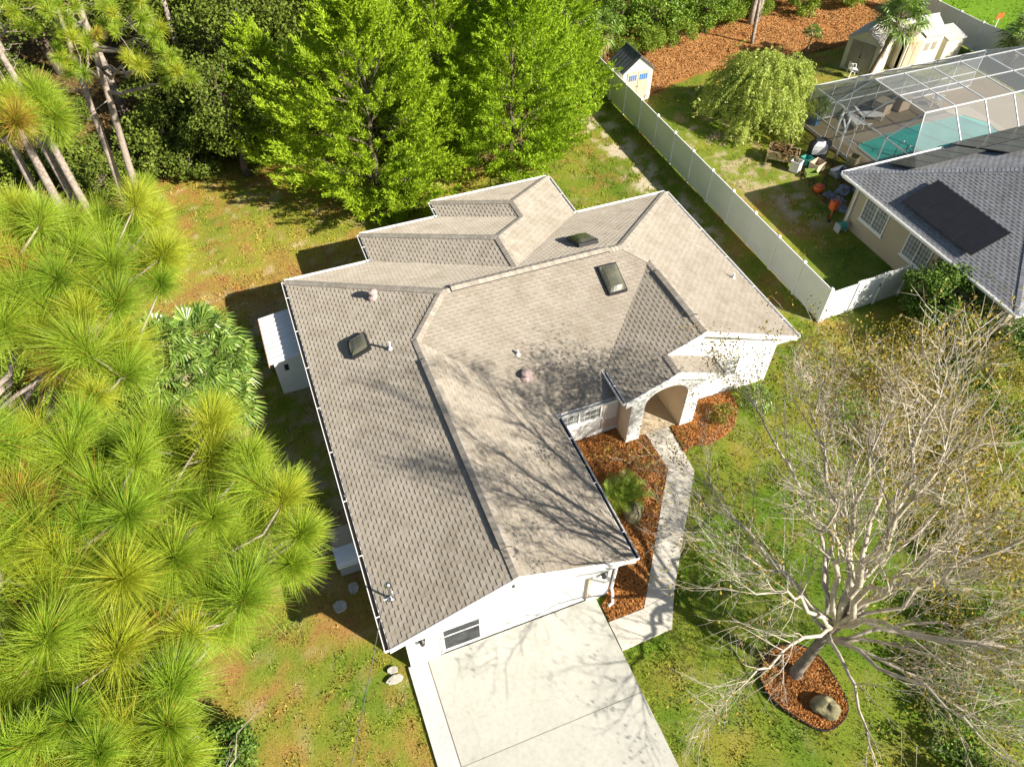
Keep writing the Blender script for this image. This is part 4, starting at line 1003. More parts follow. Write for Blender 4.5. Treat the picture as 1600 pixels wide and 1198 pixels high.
crate(28.9, 19.5, 0, .5, .5, .4, .2, 'teal', 'storage_tub', 'teal tub in the middle of the patio clutter', 'tub')
crate(29.9, 17.9, .02, .9, .6, .30, .1, 'slate', 'storage_tray', 'grey blue tray lying on the patio stones', 'tray')
crate(30.6, 17.3, .02, .55, .8, .45, .2, 'deck', 'wicker_basket', 'brown square basket beside the cage post', 'basket')
crate(31.0, 18.3, .02, .6, .5, .7, .4, 'wood', 'wooden_box', 'tall olive wooden box beside the pool cage', 'box')
crate(31.9, 22.9, .06, .45, .45, .5, .4, 'blue', 'plant_tub', 'blue tub beneath the potted palm at the cage corner', 'tub')
mb = MB(); mb.lathe((27.85, 17.0, 0), [(.18,0),(.26,.12),(.30,.3),(.27,.36),(.22,.34)], 14); mb.lathe((27.85,17.0,.3), [(.22,0),(.16,.12),(.05,.16)], 12)
tag(mb.build('garden_pot', 'orange', None, True), 'round orange pot on the bare ground behind the tan house', 'pot')
tl = thing('hand_truck', (27.0, 14.9, 0), 'orange hand truck leaning by the corner of the tan house', 'hand truck')
mb = MB(); mb.box(26.8,27.15,14.7,15.0,.55,1.0); mb.build('tool_box', 'orange', tl)
mb = MB(); mb.tube([(26.75,14.6,0),(26.85,14.7,1.15),(27.1,14.95,1.15),(27.0,14.85,0)], .025, 6); mb.build('frame', 'orange', tl)
for a in ((26.72,14.58),(27.02,14.88)): mb = MB(); mb.lathe((a[0], a[1], .0), [(.08,0),(.1,.03),(.1,.1),(.08,.13)], 10); mb.build('wheel', 'black', tl)
hr = thing('hose_reel', (26.75, 13.75, 0), 'teal garden hose reel at the foot of the tan wall under its downspout', 'hose reel')
mb = MB(); mb.tube([(26.55,13.75,.28),(26.95,13.75,.28)], .22, 14); mb.build('drum', 'teal', hr); mb = MB(); mb.box(26.5,26.54,13.55,13.95,0,.45); mb.box(26.96,27.0,13.55,13.95,0,.45); mb.build('frame', 'greym', hr)
for i, (x, y, a, b, r) in enumerate([(28.3,16.2,.5,.9,.2),(29.2,16.6,.8,.5,.5),(30.2,16.3,.9,.6,.1),(28.1,15.2,.45,.7,.4),(29.6,15.4,.7,.6,.2),(30.6,15.6,.6,.8,.3)]):
    L = Matrix.Translation((x, y, 0)) @ Matrix.Rotation(r, 4, 'Z'); mb = MB(); mb.box(-a/2*1.3, a/2*1.3, -b/2*1.3, b/2*1.3, -.02, .035); mb.v = [tuple(L @ Vector(v)) for v in mb.v]
    tag(mb.build('paving_slab', 'slate'), ['grey blue slab on the dirt just right of the orange pot', 'middle slab of the row nearest the pool cage, between two others', 'slab of the row nearest the pool cage, at its right end', 'narrow slab beside the orange hand truck', 'middle slab of the row nearest the tan house', 'slab in the angle of the tan house and the pool cage'][i], 'paving slab', 'loose slabs behind the tan house')
x, y = scatter_poly([(27.3,15),(31,15),(31,19.5),(28,19.5)], 900)
tag(npmesh('patio_debris', quads(np.stack([x, y, rng.random(len(x))*.05+.01], 1), .09, up=1, asp=2.5), 4, 'litter'), kind='stuff')

# ================================================================ SHEDS
def gable_shed(name, x, y, w, d, rz, he, hr_, label, roof_m, wall_m, door_m, glaz=True, over=.12, windows=False, door=True):
    """gable faces local -y; w wide, d deep"""
    t = thing(name, (x, y, 0), label, 'shed'); L = Matrix.Translation((x, y, 0)) @ Matrix.Rotation(rz, 4, 'Z')
    def put(mb, nm, mats, par=t): mb.v = [tuple(L @ Vector(v)) for v in mb.v]; return mb.build(nm, mats, par)
    mb = MB(); mb.box(-w/2, w/2, 0, d, -.05, he)
    mb.ext([(-w/2,0,he),(w/2,0,he),(0,0,hr_)], (0,d,0)); put(mb, 'wall', wall_m)
    mb = MB(); s = (hr_-he)/(w/2); o_ = over
    for sg in (-1, 1):
        a = (0, -o_, hr_+.03); b = (sg*(w/2+o_), -o_, he-s*o_+.03); 
        mb.ext([a, b, (b[0], b[1], b[2]+.05), (0, -o_, hr_+.08)], (0, d+2*o_, 0))
        nrib = 6
        for k in range(nrib):
            yy = -o_+(d+2*o_)*(k+.5)/nrib; mb.beam((0, yy, hr_+.09), (sg*(w/2+o_), yy, he-s*o_+.09), .02, .012)
    put(mb, 'roof', roof_m)
    mb = MB(); mb.tube([(0, -o_-.01, hr_+.10), (0, d+o_+.01, hr_+.10)], .05, 6); put(mb, 'ridge_cap', roof_m)
    if door:
        for sg in (-1, 1):
            mb = MB(); x0, x1 = sorted((sg*.015, sg*w*.36)); mb.box(x0, x1, -.05, -.006, .08, he*.97); dd = put(mb, 'door', door_m)
            if glaz:
                mb = MB()
                for k in range(4): mb.box(x0+.08+(x1-x0-.14)*k/4, x0+.08+(x1-x0-.14)*(k+.72)/4, -.062, -.052, he*.70, he*.88)
                put(mb, 'pane', 'blue' if not windows else 'shed_taupe', dd)
        mb = MB(); mb.tube([(-.07,-.08,he*.5),(.07,-.08,he*.5)], .02, 6); put(mb, 'handle', 'black')
    if windows:
        for k in (.3, .62):
            mb = MB(); mb.box(w/2+.004, w/2+.03, d*k-.14, d*k+.14, .95, 1.5); put(mb, 'window', 'shed_taupe')
    return t
gable_shed('garden_shed', 23.25, 29.25, 2.0, 1.75, 0, 1.95, 2.75, 'small beige shed with black tiled roof just behind the end of the long white fence', 'shed_roof_dark', 'shed_beige', 'tan')
gable_shed('garden_shed', 38.6, 27.5, 2.2, 2.9, -1.15, 1.95, 2.6, 'beige plastic shed with dark double doors facing the white chair', 'shed_roof', 'shed_beige', 'shed_taupe', windows=True)
t = gable_shed('garden_shed', 44.35, 27.85, 2.3, 3.1, math.pi/2, 1.95, 2.65, 'longer beige shed with slatted porch gable right of the shed with the chair', 'shed_roof', 'shed_beige', 'shed_beige', door=False)
mb = MB(); mb.ext([(41.25,26.55,-.05),(42.6,26.55,-.05),(42.6,26.55,2.0),(41.93,26.55,2.45),(41.25,26.55,2.0)], (0,.4,0)); mb.build('porch_gable', 'shed_beige', t)
for k in range(2): mb = MB(); mb.box(41.38+k*.56, 41.90+k*.56, 26.50, 26.545, .06, 1.9); [mb.box(41.42+k*.56, 41.86+k*.56, 26.485, 26.50, 1.3+q*.13, 1.36+q*.13) for q in range(4)]; mb.build('door', 'tan', t)
mb = MB(); mb.ext([(41.15,26.45,1.98),(41.93,26.45,2.52),(41.93,26.45,2.58),(41.15,26.45,2.04)], (0,1.2,0)); mb.ext([(42.7,26.45,1.98),(41.93,26.45,2.52),(41.93,26.45,2.58),(42.7,26.45,2.04)], (0,1.2,0)); mb.build('porch_roof', 'shed_roof', t)
for x in (43.0, 43.6): mb = MB(); mb.box(x, x+.35, 26.68, 26.698, 1.0, 1.5); mb.build('window', 'shed_taupe', t)
lb = thing('storage_locker', (45.6, 27.2, 0), 'low beige storage locker with a grey lid at the end of the longer shed', 'locker')
mb = MB(); mb.box(44.75, 46.2, 26.6, 27.9, 0, 1.45); mb.build('body', 'shed_beige', lb); mb = MB(); mb.ext([(44.68,26.5,1.46),(46.28,26.5,1.46),(46.28,28,1.75),(44.68,28,1.75)], (0,0,.06)); mb.build('lid', 'shed_roof', lb)
# lean-to shed against the left wall of the big house
ls = thing('lean_to_shed', (-.7, 14.2, 0), 'white metal lean-to shed with ribbed roof against the left side of the house', 'shed')
mb = MB(); mb.box(-1.27, -.13, 13.0, 15.35, -.05, 1.78); mb.ext([(-1.27,13.0,1.78),(-.13,13.0,1.78),(-.13,13.0,1.95),(-1.27,13.0,1.82)], (0,2.35,0))
for k in range(7): mb.box(-1.2+k*.16, -1.17+k*.16, 12.985, 13.0, 0, 1.78)
mb.build('wall', 'shed_white', ls)
mb = MB()
for i in range(10):
    y0 = 12.78+i*.275; zr = lambda x: 1.90+.12*(x+1.42)
    for a, b in ((y0, y0+.235), (y0+.235, y0+.275)):
        e = .0 if b-a > .1 else .035
        mb.ext([(-1.42,a,zr(-1.42)),(-.06,a,zr(-.06)),(-.06,b,zr(-.06)),(-1.42,b,zr(-1.42))], (0,0,.02+e))
mb.build('roof', 'metal_rib', ls)
mb = MB(); mb.box(-1.45, -1.42, 12.76, 15.54, 1.80, 1.94); mb.build('roof_trim', 'trim_brown', ls)
mb = MB(); mb.box(-.92, -.76, 12.96, 12.984, 1.25, 1.55); mb.build('vent', 'black', ls)
# utility box left of the garage wing
ub = thing('utility_cabinet', (-.45, 4.8, 0), 'pale grey utility box with curved front lid beside the left wall near the garage', 'cabinet')
mb = MB(); mb.box(-.86, -.12, 4.15, 5.55, 0, .62); mb.build('body', 'greym', ub)
mb = MB(); mb.box(-.9, -.08, 4.75, 5.6, .625, .70); mb.build('lid', 'tan', ub)
mb = MB()
for k in range(6):
    a0, a1 = math.radians(15*k), math.radians(15*(k+1)); f_ = lambda a: (4.72-.66*math.sin(a), .64+.22*math.cos(a)-.22*0)
    (ya, za), (yb_, zb_) = f_(a0), f_(a1); mb.ext([(-.9,ya,za),(-.08,ya,za),(-.08,yb_,zb_),(-.9,yb_,zb_)], (0,.012,.02))
mb.build('front_cover', 'metal_rib', ub)
def rock(name, x, y, r, mat, label, cat, seed, flat=.6, zoff=0, group=None):
    g = random.Random(seed); mb = MB(); nu, nv = 14, 9
    ph = [g.uniform(0, 6) for _ in range(6)]
    for j in range(nv+1):
        th = math.pi*j/nv
        for i in range(nu):
            a = 2*math.pi*i/nu; k = 1+.16*math.sin(2*a+ph[0])+.10*math.sin(3*a+ph[1]+th)+.08*math.sin(5*th+ph[2]+a)+g.uniform(-.05,.05)
            mb.v.append((x+r*k*math.sin(th)*math.cos(a), y+r*k*.85*math.sin(th)*math.sin(a), zoff+r*flat*(.55+k*math.cos(th))))
    for j in range(nv):
        for i in range(nu): a = j*nu+i; b = j*nu+(i+1) % nu; mb.f.append((a, a+nu, b+nu, b)); mb.m.append(0)
    return tag(mb.build(name, mat, None, True), label, cat, group)
rock('boulder', 9.3, 2.75, .42, 'boulder', 'mossy olive boulder beside the spiky plant in the bark bed by the walkway', 'boulder', 2, .7)
rock('boulder', 11.5, -5.25, .42, 'boulder', 'mossy round boulder in the mulch ring under the bare tree', 'boulder', 5, .75)
def stepstone(x, y, a, b, rz, label, seed):
    g = random.Random(seed); P = [(x+math.cos(t+rz)*a*g.uniform(.85,1.1), y+math.sin(t+rz)*b*g.uniform(.85,1.1)) for t in [i*math.pi/4 for i in range(8)]]
    mb = MB(); mb.prism(P, -.05, .045); tag(mb.build('stepping_stone', 'stone'), label, 'stone')
stepstone(-1.15, 3.12, .25, .22, .3, 'pale squarish stepping stone in the shade left of the garage wall', 1)
stepstone(-.6, 3.6, .17, .22, .8, 'tan stepping stone close to the utility box', 2)
stepstone(-.10, .50, .17, .12, .2, 'small white slab in the grass just left of the garage corner, upper of the pair', 4)
stepstone(-.12, .20, .26, .13, .0, 'long white slab beside the driveway strip, lower of the pair', 5)
# signpost far lawn
sg = thing('signpost', (52, 30, 0), 'white signpost with small orange sign on the far bright lawn', 'sign')
mb = MB(); mb.tube([(50.3,27.9,0),(50.3,27.9,1.7)], .04, 6); mb.build('post', 'white', sg); mb = MB(); mb.box(50.0,50.6,27.86,27.9,1.55,1.9); mb.build('panel', 'orange', sg)
TUFTS = {'A':[(-330,-508,1467,71),(-423,-413,1293,68),(-290,-413,1537,59),(-337,-334,1439,56),(-365,-294,1592,63),(-380,-483,1520,61),(-444,-432,1410,58),(-218,-536,1509,51),(-295,-438,1290,48),(-317,-520,1555,51),(-366,-482,1474,48),(-376,-467,1461,48),(-229,-419,1482,70),(-286,-330,1343,67),(-231,-579,1470,66),(-248,-561,1395,63),(-310,-487,1235,63),(-394,-506,1482,68),(-497,-420,1294,64),(-335,-439,1465,68),(-432,-331,1244,65),(-210,-244,1576,54),(-255,-164,1490,51),(-222,-173,1523,51),(-291,-568,1493,63),(-343,-537,1399,60),(-257,-446,1522,66),(-328,-321,1316,63),(-368,-394,1525,64),(-436,-333,1412,61),(-447,-312,1358,61),(-152,-300,1498,70),(-193,-148,1282,67),(-331,-218,1499,66),(-262,-254,1546,66),(-340,-245,1564,66),(-374,-202,1485,63),(-182,-323,1442,68),(-228,-254,1309,65),(-230,-222,1254,65),(-336,-193,1554,69),(-234,-302,1501,66),(-279,-214,1410,63),(-123,-353,1444,72),(-174,-218,1266,69),(-133,-230,1466,71),(-165,-153,1385,67),(-167,-137,1354,67),(-299,-441,1453,66),(-352,-390,1327,63),(-281,-356,1459,61),(-315,-294,1345,58),(-316,-289,1339,58),(-182,-169,1464,67),(-372,-327,1578,64),(-398,-431,1535,65),(-426,-413,1469,62),(-314,-380,1535,70),(-351,-322,1453,67),(-324,-353,1548,57),(-367,-298,1439,54),(-280,-296,1552,63),(-352,-174,1395,60),(-118,-288,1441,74),(-144,-205,1289,70),(-66,-304,1498,66),(-72,-163,1328,63),(-99,-245,1410,63),(-260,-451,1439,63),(-304,-388,1315,59),(-323,-365,1236,59),(-296,-346,1536,63),(-367,-227,1341,60),(-354,-542,1500,59),(-387,-503,1442,56),(-307,-193,1512,68),(-357,-438,1522,60),(-447,-309,1333,57),(-265,-523,1506,65),(-339,-409,1281,62),(-286,-199,1568,58),(-191,-245,1486,68),(-247,-140,1343,64),(-383,-540,1544,64),(-469,-468,1406,61),(-440,-477,1429,61),(-209,-258,1446,64),(-195,-437,1490,61),(-248,-337,1313,58),(-265,-522,1434,63),(-309,-481,1319,59),(-220,-334,1429,64),(-248,-273,1322,61),(-304,-215,1212,61),(-372,-368,1565,70),(-408,-302,1496,66),(-455,-248,1394,66),(-81,-363,1441,56),(-91,-304,1354,53),(-241,-376,1544,63),(-300,-257,1361,60),(-129,-187,1538,69),(-350,-308,1561,69),(-411,-228,1426,66),(-384,-207,1546,62),(-307,-320,1550,63),(-377,-192,1364,60),(-372,-190,1387,60),(-180,-367,1433,72),(-203,-297,1340,69),(-320,-166,1585,74),(-92,-255,1538,64),(-122,-92,1314,61),(-139,-396,1459,71),(-151,-325,1337,67),(-284,-543,1453,69),(-349,-469,1241,66),(-275,-155,1515,69),(-347,-206,1639,59),(-307,-429,1564,61),(-354,-352,1452,58),(-216,-253,1518,69),(-240,-177,1458,65),(-370,-335,1511,62),(-401,-296,1451,59),(-334,-201,1606,65),(-367,-463,1511,65),(-457,-372,1335,62),(-56,-346,1475,61),(-64,-278,1380,58),(-337,-527,1561,62),(-415,-446,1409,59),(-328,-285,1554,72),(-386,-218,1465,68),(-213,-491,1498,65),(-282,-384,1258,62),(-229,-304,1557,65),(-247,-259,1492,62),(-92,-283,1514,64),(-125,-156,1324,60),(-283,-281,1473,67),(-337,-219,1363,64),(-273,-162,1574,69),(-293,-513,1543,60),(-345,-464,1400,57),(-372,-415,1396,57),(-385,-412,1558,57),(-496,-294,1361,54),(-241,-364,1477,70),(-273,-329,1423,66),(-264,-290,1368,66),(-378,-209,1603,67),(-310,-415,1474,59),(-376,-291,1295,56),(-349,-368,1419,56),(-222,-554,1478,58),(-260,-521,1366,55),(-276,-470,1255,55),(-338,-536,1449,67),(-380,-498,1366,64),(-388,-491,1314,64),(-208,-137,1482,74),(-395,-497,1530,64),(-498,-416,1373,61),(-507,-387,1309,61),(-273,-549,1536,54),(-330,-485,1379,52),(-138,-217,1512,62),(-157,-103,1358,59),(-201,-337,1494,66),(-253,-201,1291,63),(-235,-243,1359,63),(-150,-312,1455,68),(-178,-194,1263,65),(-403,-454,1517,59),(-494,-357,1336,56),(-512,-367,1337,56),(-331,-433,1521,66),(-391,-364,1413,63),(-365,-391,1442,63),(-186,-387,1396,63),(-229,-292,1222,60),(-263,-270,1163,60)],'B':[(-160,65,1581,56),(-171,242,1477,53),(-279,69,1622,59),(-311,176,1523,56),(-308,194,1541,56),(-442,-156,1450,60),(-258,7,1603,66),(-298,175,1500,62),(-276,108,1535,62),(-291,176,1649,56),(-329,67,1608,72),(-383,229,1489,68),(-205,254,1550,64),(-209,328,1505,61),(-421,-57,1344,62),(-353,-97,1359,63),(-259,-51,1592,70),(-347,114,1432,66),(-325,138,1410,66),(-259,140,1613,65),(-283,269,1532,62),(-366,-141,1508,66),(-376,137,1598,70),(-366,94,1677,68),(-225,-34,1351,63),(-476,-158,1387,61),(-350,10,1608,74),(-394,76,1562,70),(-340,228,1592,75),(-306,151,1608,60),(-349,302,1516,57),(-366,-55,1380,65),(-376,-56,1351,65),(-371,203,1658,60),(-339,256,1622,60),(-323,-114,1503,55),(-304,-130,1522,55),(-219,50,1576,69),(-283,268,1416,65),(-289,251,1392,65),(-369,188,1606,69),(-317,11,1581,67),(-362,137,1509,64),(-262,-122,1264,61),(-170,279,1547,59),(-178,381,1506,57),(-214,97,1606,66),(-253,253,1507,63),(-152,-27,1396,66),(-379,21,1636,69),(-452,147,1550,65),(-305,42,1597,69),(-360,143,1528,66),(-424,-121,1460,59),(-425,-156,1479,59),(-242,20,1521,73),(-283,161,1395,69),(-415,25,1419,70),(-306,-24,1556,62),(-360,103,1424,59),(-327,-8,1353,66),(-323,-34,1364,66),(-429,-97,1509,56),(-364,-145,1596,56),(-279,-109,1368,65),(-475,-195,1310,59),(-256,-113,1568,59),(-308,34,1440,56),(-306,-4,1485,56),(-228,-56,1535,72),(-281,123,1387,68),(-397,-77,1463,62),(-332,114,1619,63),(-392,276,1497,60),(-193,157,1553,70),(-223,289,1467,66),(-245,87,1581,62),(-305,233,1485,59),(-282,187,1530,59),(-174,236,1613,54),(-174,366,1558,51),(-244,282,1565,73),(-360,11,1384,66),(-152,134,1578,57),(-182,289,1489,55),(-448,-109,1493,64),(-450,-59,1460,64),(-271,222,1603,56),(-317,312,1547,53),(-364,-44,1630,66),(-451,146,1459,63),(-263,29,1337,70),(-360,59,1613,63),(-426,236,1494,60),(-387,90,1641,64),(-431,179,1564,60),(-227,179,1590,69),(-251,235,1542,66)],'C':[(-363,393,1539,53),(-365,408,1541,53),(-440,308,1468,67),(-461,322,1444,67),(-474,306,1529,65),(-455,295,1525,65),(-392,387,1461,71),(-417,385,1471,71),(-392,384,1479,57),(-438,390,1557,57),(-387,363,1565,57),(-459,424,1486,66),(-278,441,1445,70)],'E':[(-338,555,1645,53),(-300,587,1628,54),(-297,564,1609,53),(-350,561,1662,53),(-326,544,1625,53),(-304,574,1581,54),(-340,500,1645,51),(-379,548,1610,53),(-305,569,1650,53),(-389,548,1641,53)],'D':[],'F':[(-349,2288,1166,52),(-311,2268,1175,54),(-306,2146,1196,48),(-224,2202,1104,43),(-222,2132,1169,55),(-211,2273,1124,45),(-208,2197,1209,44),(-209,2181,1215,43),(-238,2238,1180,49),(-218,2212,969,43),(-159,2150,1003,43),(-162,2053,1061,44),(-303,2067,1064,52),(-264,2154,1009,51),(-278,2063,1042,58),(-220,2171,1078,51),(-230,2152,1122,50),(-217,2227,1061,51),(-305,2086,1061,46),(-300,2226,1029,58),(-303,2209,1027,53),(-468,2219,1127,45),(-457,2170,1168,50),(-452,2091,1157,56),(-511,2272,1104,54),(-532,2225,1076,51),(-487,2123,1157,42),(-499,2086,1090,47),(-529,2226,1055,45),(-512,2041,1115,54),(-425,2188,1090,54),(-480,2218,1057,43),(-454,2207,1056,54),(-429,2156,1108,56),(-383,2147,1137,44),(-409,2191,1114,55),(-156,2038,1012,50),(-153,2067,991,58),(-119,2045,978,51),(-221,2150,925,46),(-200,2215,907,42),(-199,2130,977,47),(-481,2084,1069,56),(-512,2140,1020,50),(-458,2053,1050,46),(-511,2251,1190,46),(-483,2286,1199,56),(-506,2160,1227,54),(-309,2205,1139,58),(-355,2217,1134,56),(-317,2120,1145,58),(-224,2269,1104,51),(-197,2089,1127,48),(-178,2168,1113,55),(-449,2175,1189,50),(-448,2097,1228,50),(-406,2101,1249,51),(-194,2107,1076,55),(-192,2121,1061,55),(-187,2084,1071,50)],'G':[(-635,2273,1196,51),(-621,2274,1202,46),(-683,2483,1171,57),(-605,2323,1115,57),(-666,2433,1099,55),(-589,2307,1140,57),(-565,2365,1194,56),(-538,2320,1195,53),(-558,2359,1225,53)],}
# ================================================================ VEGETATION
def needles(T, A, r, n, w, g):
    """T (m,3) tuft centres, A (m,3) axes, r (m,) -> (V quads, islands)"""
    m = len(T); T = np.repeat(T, n, 0); A = np.repeat(unit(A), n, 0); r = np.repeat(r, n)[:, None]
    d = unit(A*g.uniform(.0, 1.55, (m*n, 1)) + unit(g.normal(size=(m*n, 3)))*.85)
    L = r*g.uniform(.62, 1.15, (m*n, 1))
    P0 = T + A*r*g.uniform(-.35, .12, (m*n, 1)); P1 = P0 + d*L*.5
    d2 = unit(d + np.array([0, 0, -.22])); P2 = P1 + d2*L*.5
    s = unit(np.cross(d, g.normal(size=(m*n, 3))))*w/2
    V = np.stack([P0-s, P0+s, P1+s, P1-s, P1-s, P1+s, P2+s*.3, P2-s*.3], 1)
    return V.reshape(-1, 3)
def limb(mb, a, b, r0, r1, sag=0., n=6, sides=6, jit=.12, g=rnd):
    a, b = Vector(a), Vector(b); pts = []; rs = []
    L = (b-a).length
    for i in range(n+1):
        t = i/n; p = a.lerp(b, t); p.z += sag*math.sin(math.pi*t)*L
        if 0 < i < n: p += Vector((g.uniform(-1, 1), g.uniform(-1, 1), g.uniform(-1, 1)))*jit*L/n
        pts.append(p); rs.append(r0+(r1-r0)*t)
    mb.tube(pts, rs, sides); return pts
def pine(base, top, tufts, label, group=None, r0=.2, nn_=190, w=.011, seed=1, dead=5, bark='bark_pine', live=True):
    g = np.random.default_rng(seed); gr = random.Random(seed)
    root = thing('pine_tree', base, label, 'pine tree', group)
    B = Vector(base); Tp = Vector(top)
    mb = MB(); N_ = 12; ax = []
    ph = gr.uniform(0, 6)
    for i in range(N_+1):
        t = i/N_; p = B.lerp(Tp, t)+Vector((math.sin(t*5+ph), math.cos(t*4+ph), 0))*.10*math.sin(math.pi*t); p.z -= .1*(i == 0); ax.append(p)
    mb.tube(ax, [r0*(1.15 if i == 0 else 1)*(1-.62*i/N_) for i in range(N_+1)], 9); mb.build('trunk', bark, root, True)
    def axis(z):
        t = min(1, max(0, (z-B.z)/(Tp.z-B.z))); k = min(N_-1, int(t*N_)); return ax[k].lerp(ax[k+1], t*N_-k)
    if tufts is None: return root
    T = np.array([q[:3] for q in tufts]); R_ = np.array([q[3] for q in tufts])
    # branches: join tufts in bunches onto main limbs
    mb = MB(); left = list(range(len(T))); A = np.zeros_like(T)
    order = sorted(left, key=lambda i: -math.hypot(T[i][0]-axis(T[i][2]).x, T[i][1]-axis(T[i][2]).y))
    used = set(); A[:] = 0
    for i in order:
        if i in used: continue
        e = Vector(T[i]); c = axis(e.z); hd = math.hypot(e.x-c.x, e.y-c.y); st = axis(max(B.z+2, e.z-.30*hd-.5))
        path = limb(mb, st, e, .018+.011*hd, .012, -.03, 7, 5, .25, gr); used.add(i)
        A[i] = np.array((path[-1]-path[-2]).normalized())+np.array([0, 0, .5])
        near = sorted([j for j in range(len(T)) if j not in used], key=lambda j: min((Vector(T[j])-q).length for q in path[2:]))[:5]
        for j in near:
            f = Vector(T[j]); q = min(path[2:], key=lambda q: (f-q).length+max(0, q.z-f.z+.2))
            if (f-q).length > 1.9: continue
            p2 = limb(mb, q, f, .016, .009, -.04, 4, 4, .25, gr); used.add(j); A[j] = np.array((p2[-1]-p2[-2]).normalized())+np.array([0, 0, .5])
    for k in range(dead):
        z = B.z+(Tp.z-B.z)*gr.uniform(.35, .85); s = axis(z); a = gr.uniform(0, 6.3); L = gr.uniform(.6, 2.0)
        e = s+Vector((math.cos(a)*L, math.sin(a)*L, gr.uniform(-.1, .5))); p = limb(mb, s, e, .03, .008, .05, 5, 4, .3, gr)
        for q in p[2:]:
            limb(mb, q, q+Vector((gr.uniform(-.5, .5), gr.uniform(-.5, .5), gr.uniform(-.2, .4))), .008, .003, 0, 3, 3, .3, gr)
    mb.build('branches', 'deadwood' if live else bark, root, True)
    rgh = R_*g.uniform(.58, 1.0, len(R_))
    V = needles(T, A, rgh, nn_, w, g)
    k = len(V)//4
    tm = np.repeat(g.choice([0, 2, 3], len(T), p=[.5, .28, .22]), nn_*2); mid = (np.repeat((g.random(k//2) < .03).astype(int), 2)); mid = np.where(mid == 1, 1, tm)
    old = np.array([g.random() < .02 for _ in T]); mid = np.where(np.repeat(old, nn_*2) & (g.random(k) < .6), 1, mid)
    npmesh('crown', V, 4, ['needles', 'needles_old', 'needles_yellow', 'needles_deep'], root, mid=mid)
    return root
def rtufts(cx, cy, z0, z1, rad, n, seed, r=.5):
    g = random.Random(seed); o = []
    for i in range(n):
        t = g.random(); z = z0+(z1-z0)*t; rr = rad*(1-.75*t)*math.sqrt(g.uniform(.2, 1)); a = g.uniform(0, 6.28)
        o.append((cx+rr*math.cos(a), cy+rr*math.sin(a), z, r*g.uniform(.85, 1.1)))
    return o
TF = {k: [(a/100, b/100, c/100, d/100) for a, b, c, d in v] for k, v in TUFTS.items()}
pine((-4.0,-4.3,0), (-3.7,-3.9,15.6), TF['A'], 'nearest tall pine, its bright needle tufts filling the lower left corner', r0=.19, seed=1, nn_=900, w=.005)
pine((-5.6,-.1,0), (-5.0,-.1,16.3), TF['B'], 'tall pine with long yellow green needle tufts left of the utility cabinet', r0=.18, seed=2, nn_=880, w=.0052)
pine((-7.6,3.4,0), (-7.0,3.8,16.3), TF['C'], 'pine crown of dense needle tufts left of the fan palm clump', r0=.18, seed=3, nn_=850, w=.0055)
pine((-9.0,8.4,0), (-7.4,8.2,16.2), TF['E'], 'pine whose pale tufts overlap the three close grey trunks', r0=.18, seed=4, nn_=800, w=.006)
pine((-10.46,13.58,0), (-9.8,14.0,15), rtufts(-9.9,14,11,15.5,3,26,5), 'grey pine trunk with broken branches in the gap among needles, left edge', r0=.26, seed=5, dead=9, bark='bark_pale')
f1 = [t for t in TF['F'] if t[0] >= -5.6]; f2 = [t for t in TF['F'] if t[0] < -5.6]
pine((-5.55,25.5,0), (-4.3,26.4,16), f1+rtufts(-4.2,26.3,12.5,16,2.5,14,6), 'right one of the two slender pines standing at the edge of the back lawn', r0=.19, seed=6, nn_=260, w=.011, bark='bark_pale', dead=9)
pine((-6.4,26.6,0), (-5.0,27.6,16), f2+rtufts(-5.2,27.4,12.5,16,2.5,14,7), 'left one of the two slender pines standing at the edge of the back lawn', r0=.18, seed=7, nn_=260, w=.011, bark='bark_pale', dead=9)
for i, (b, t, r, lb) in enumerate([((-8.1,27.6,0),(-9.0,28.2,15),.2,'right one of the close group of three grey pine trunks at the upper left'),
    ((-8.7,28.3,0),(-9.3,28.6,15),.2,'middle one of the close group of three grey pine trunks at the upper left'), ((-9.5,28.7,0),(-9.8,29.2,15),.24,'left one of the close group of three grey pine trunks at the upper left'),
    ((-10.5,29.7,0),(-10.4,30.4,15),.2,'single leaning pine trunk left of the three close trunks'), ((-12.0,43.0,0),(-12.2,43.8,17),.34,'thick sunlit pine trunk at the far upper left corner'),
    ((-6.3,38.8,0),(-6.6,39.2,17),.24,'straight pine trunk rising out of the dark wood behind the crossing pines'), ((-2.2,38.4,0),(-2.0,38.7,16),.18,'thin pine trunk in the dark wood left of the big cedar'),
    ((-2.6,50,0),(-2.9,50.5,18),.25,'dark pine trunk deep in the wood near the top edge, left of the cedar'), ((1.5,47,0),(1.2,47.4,18),.22,'pine trunk deep in the wood directly left above the cedar')]):
    pine(b, t, (rtufts(t[0], t[1], 11.5, t[2]+.6, 3.0, 22, 20+i)+(TF['G'] if i == 3 else [])), lb, r0=r, seed=20+i, nn_=200, w=.012)

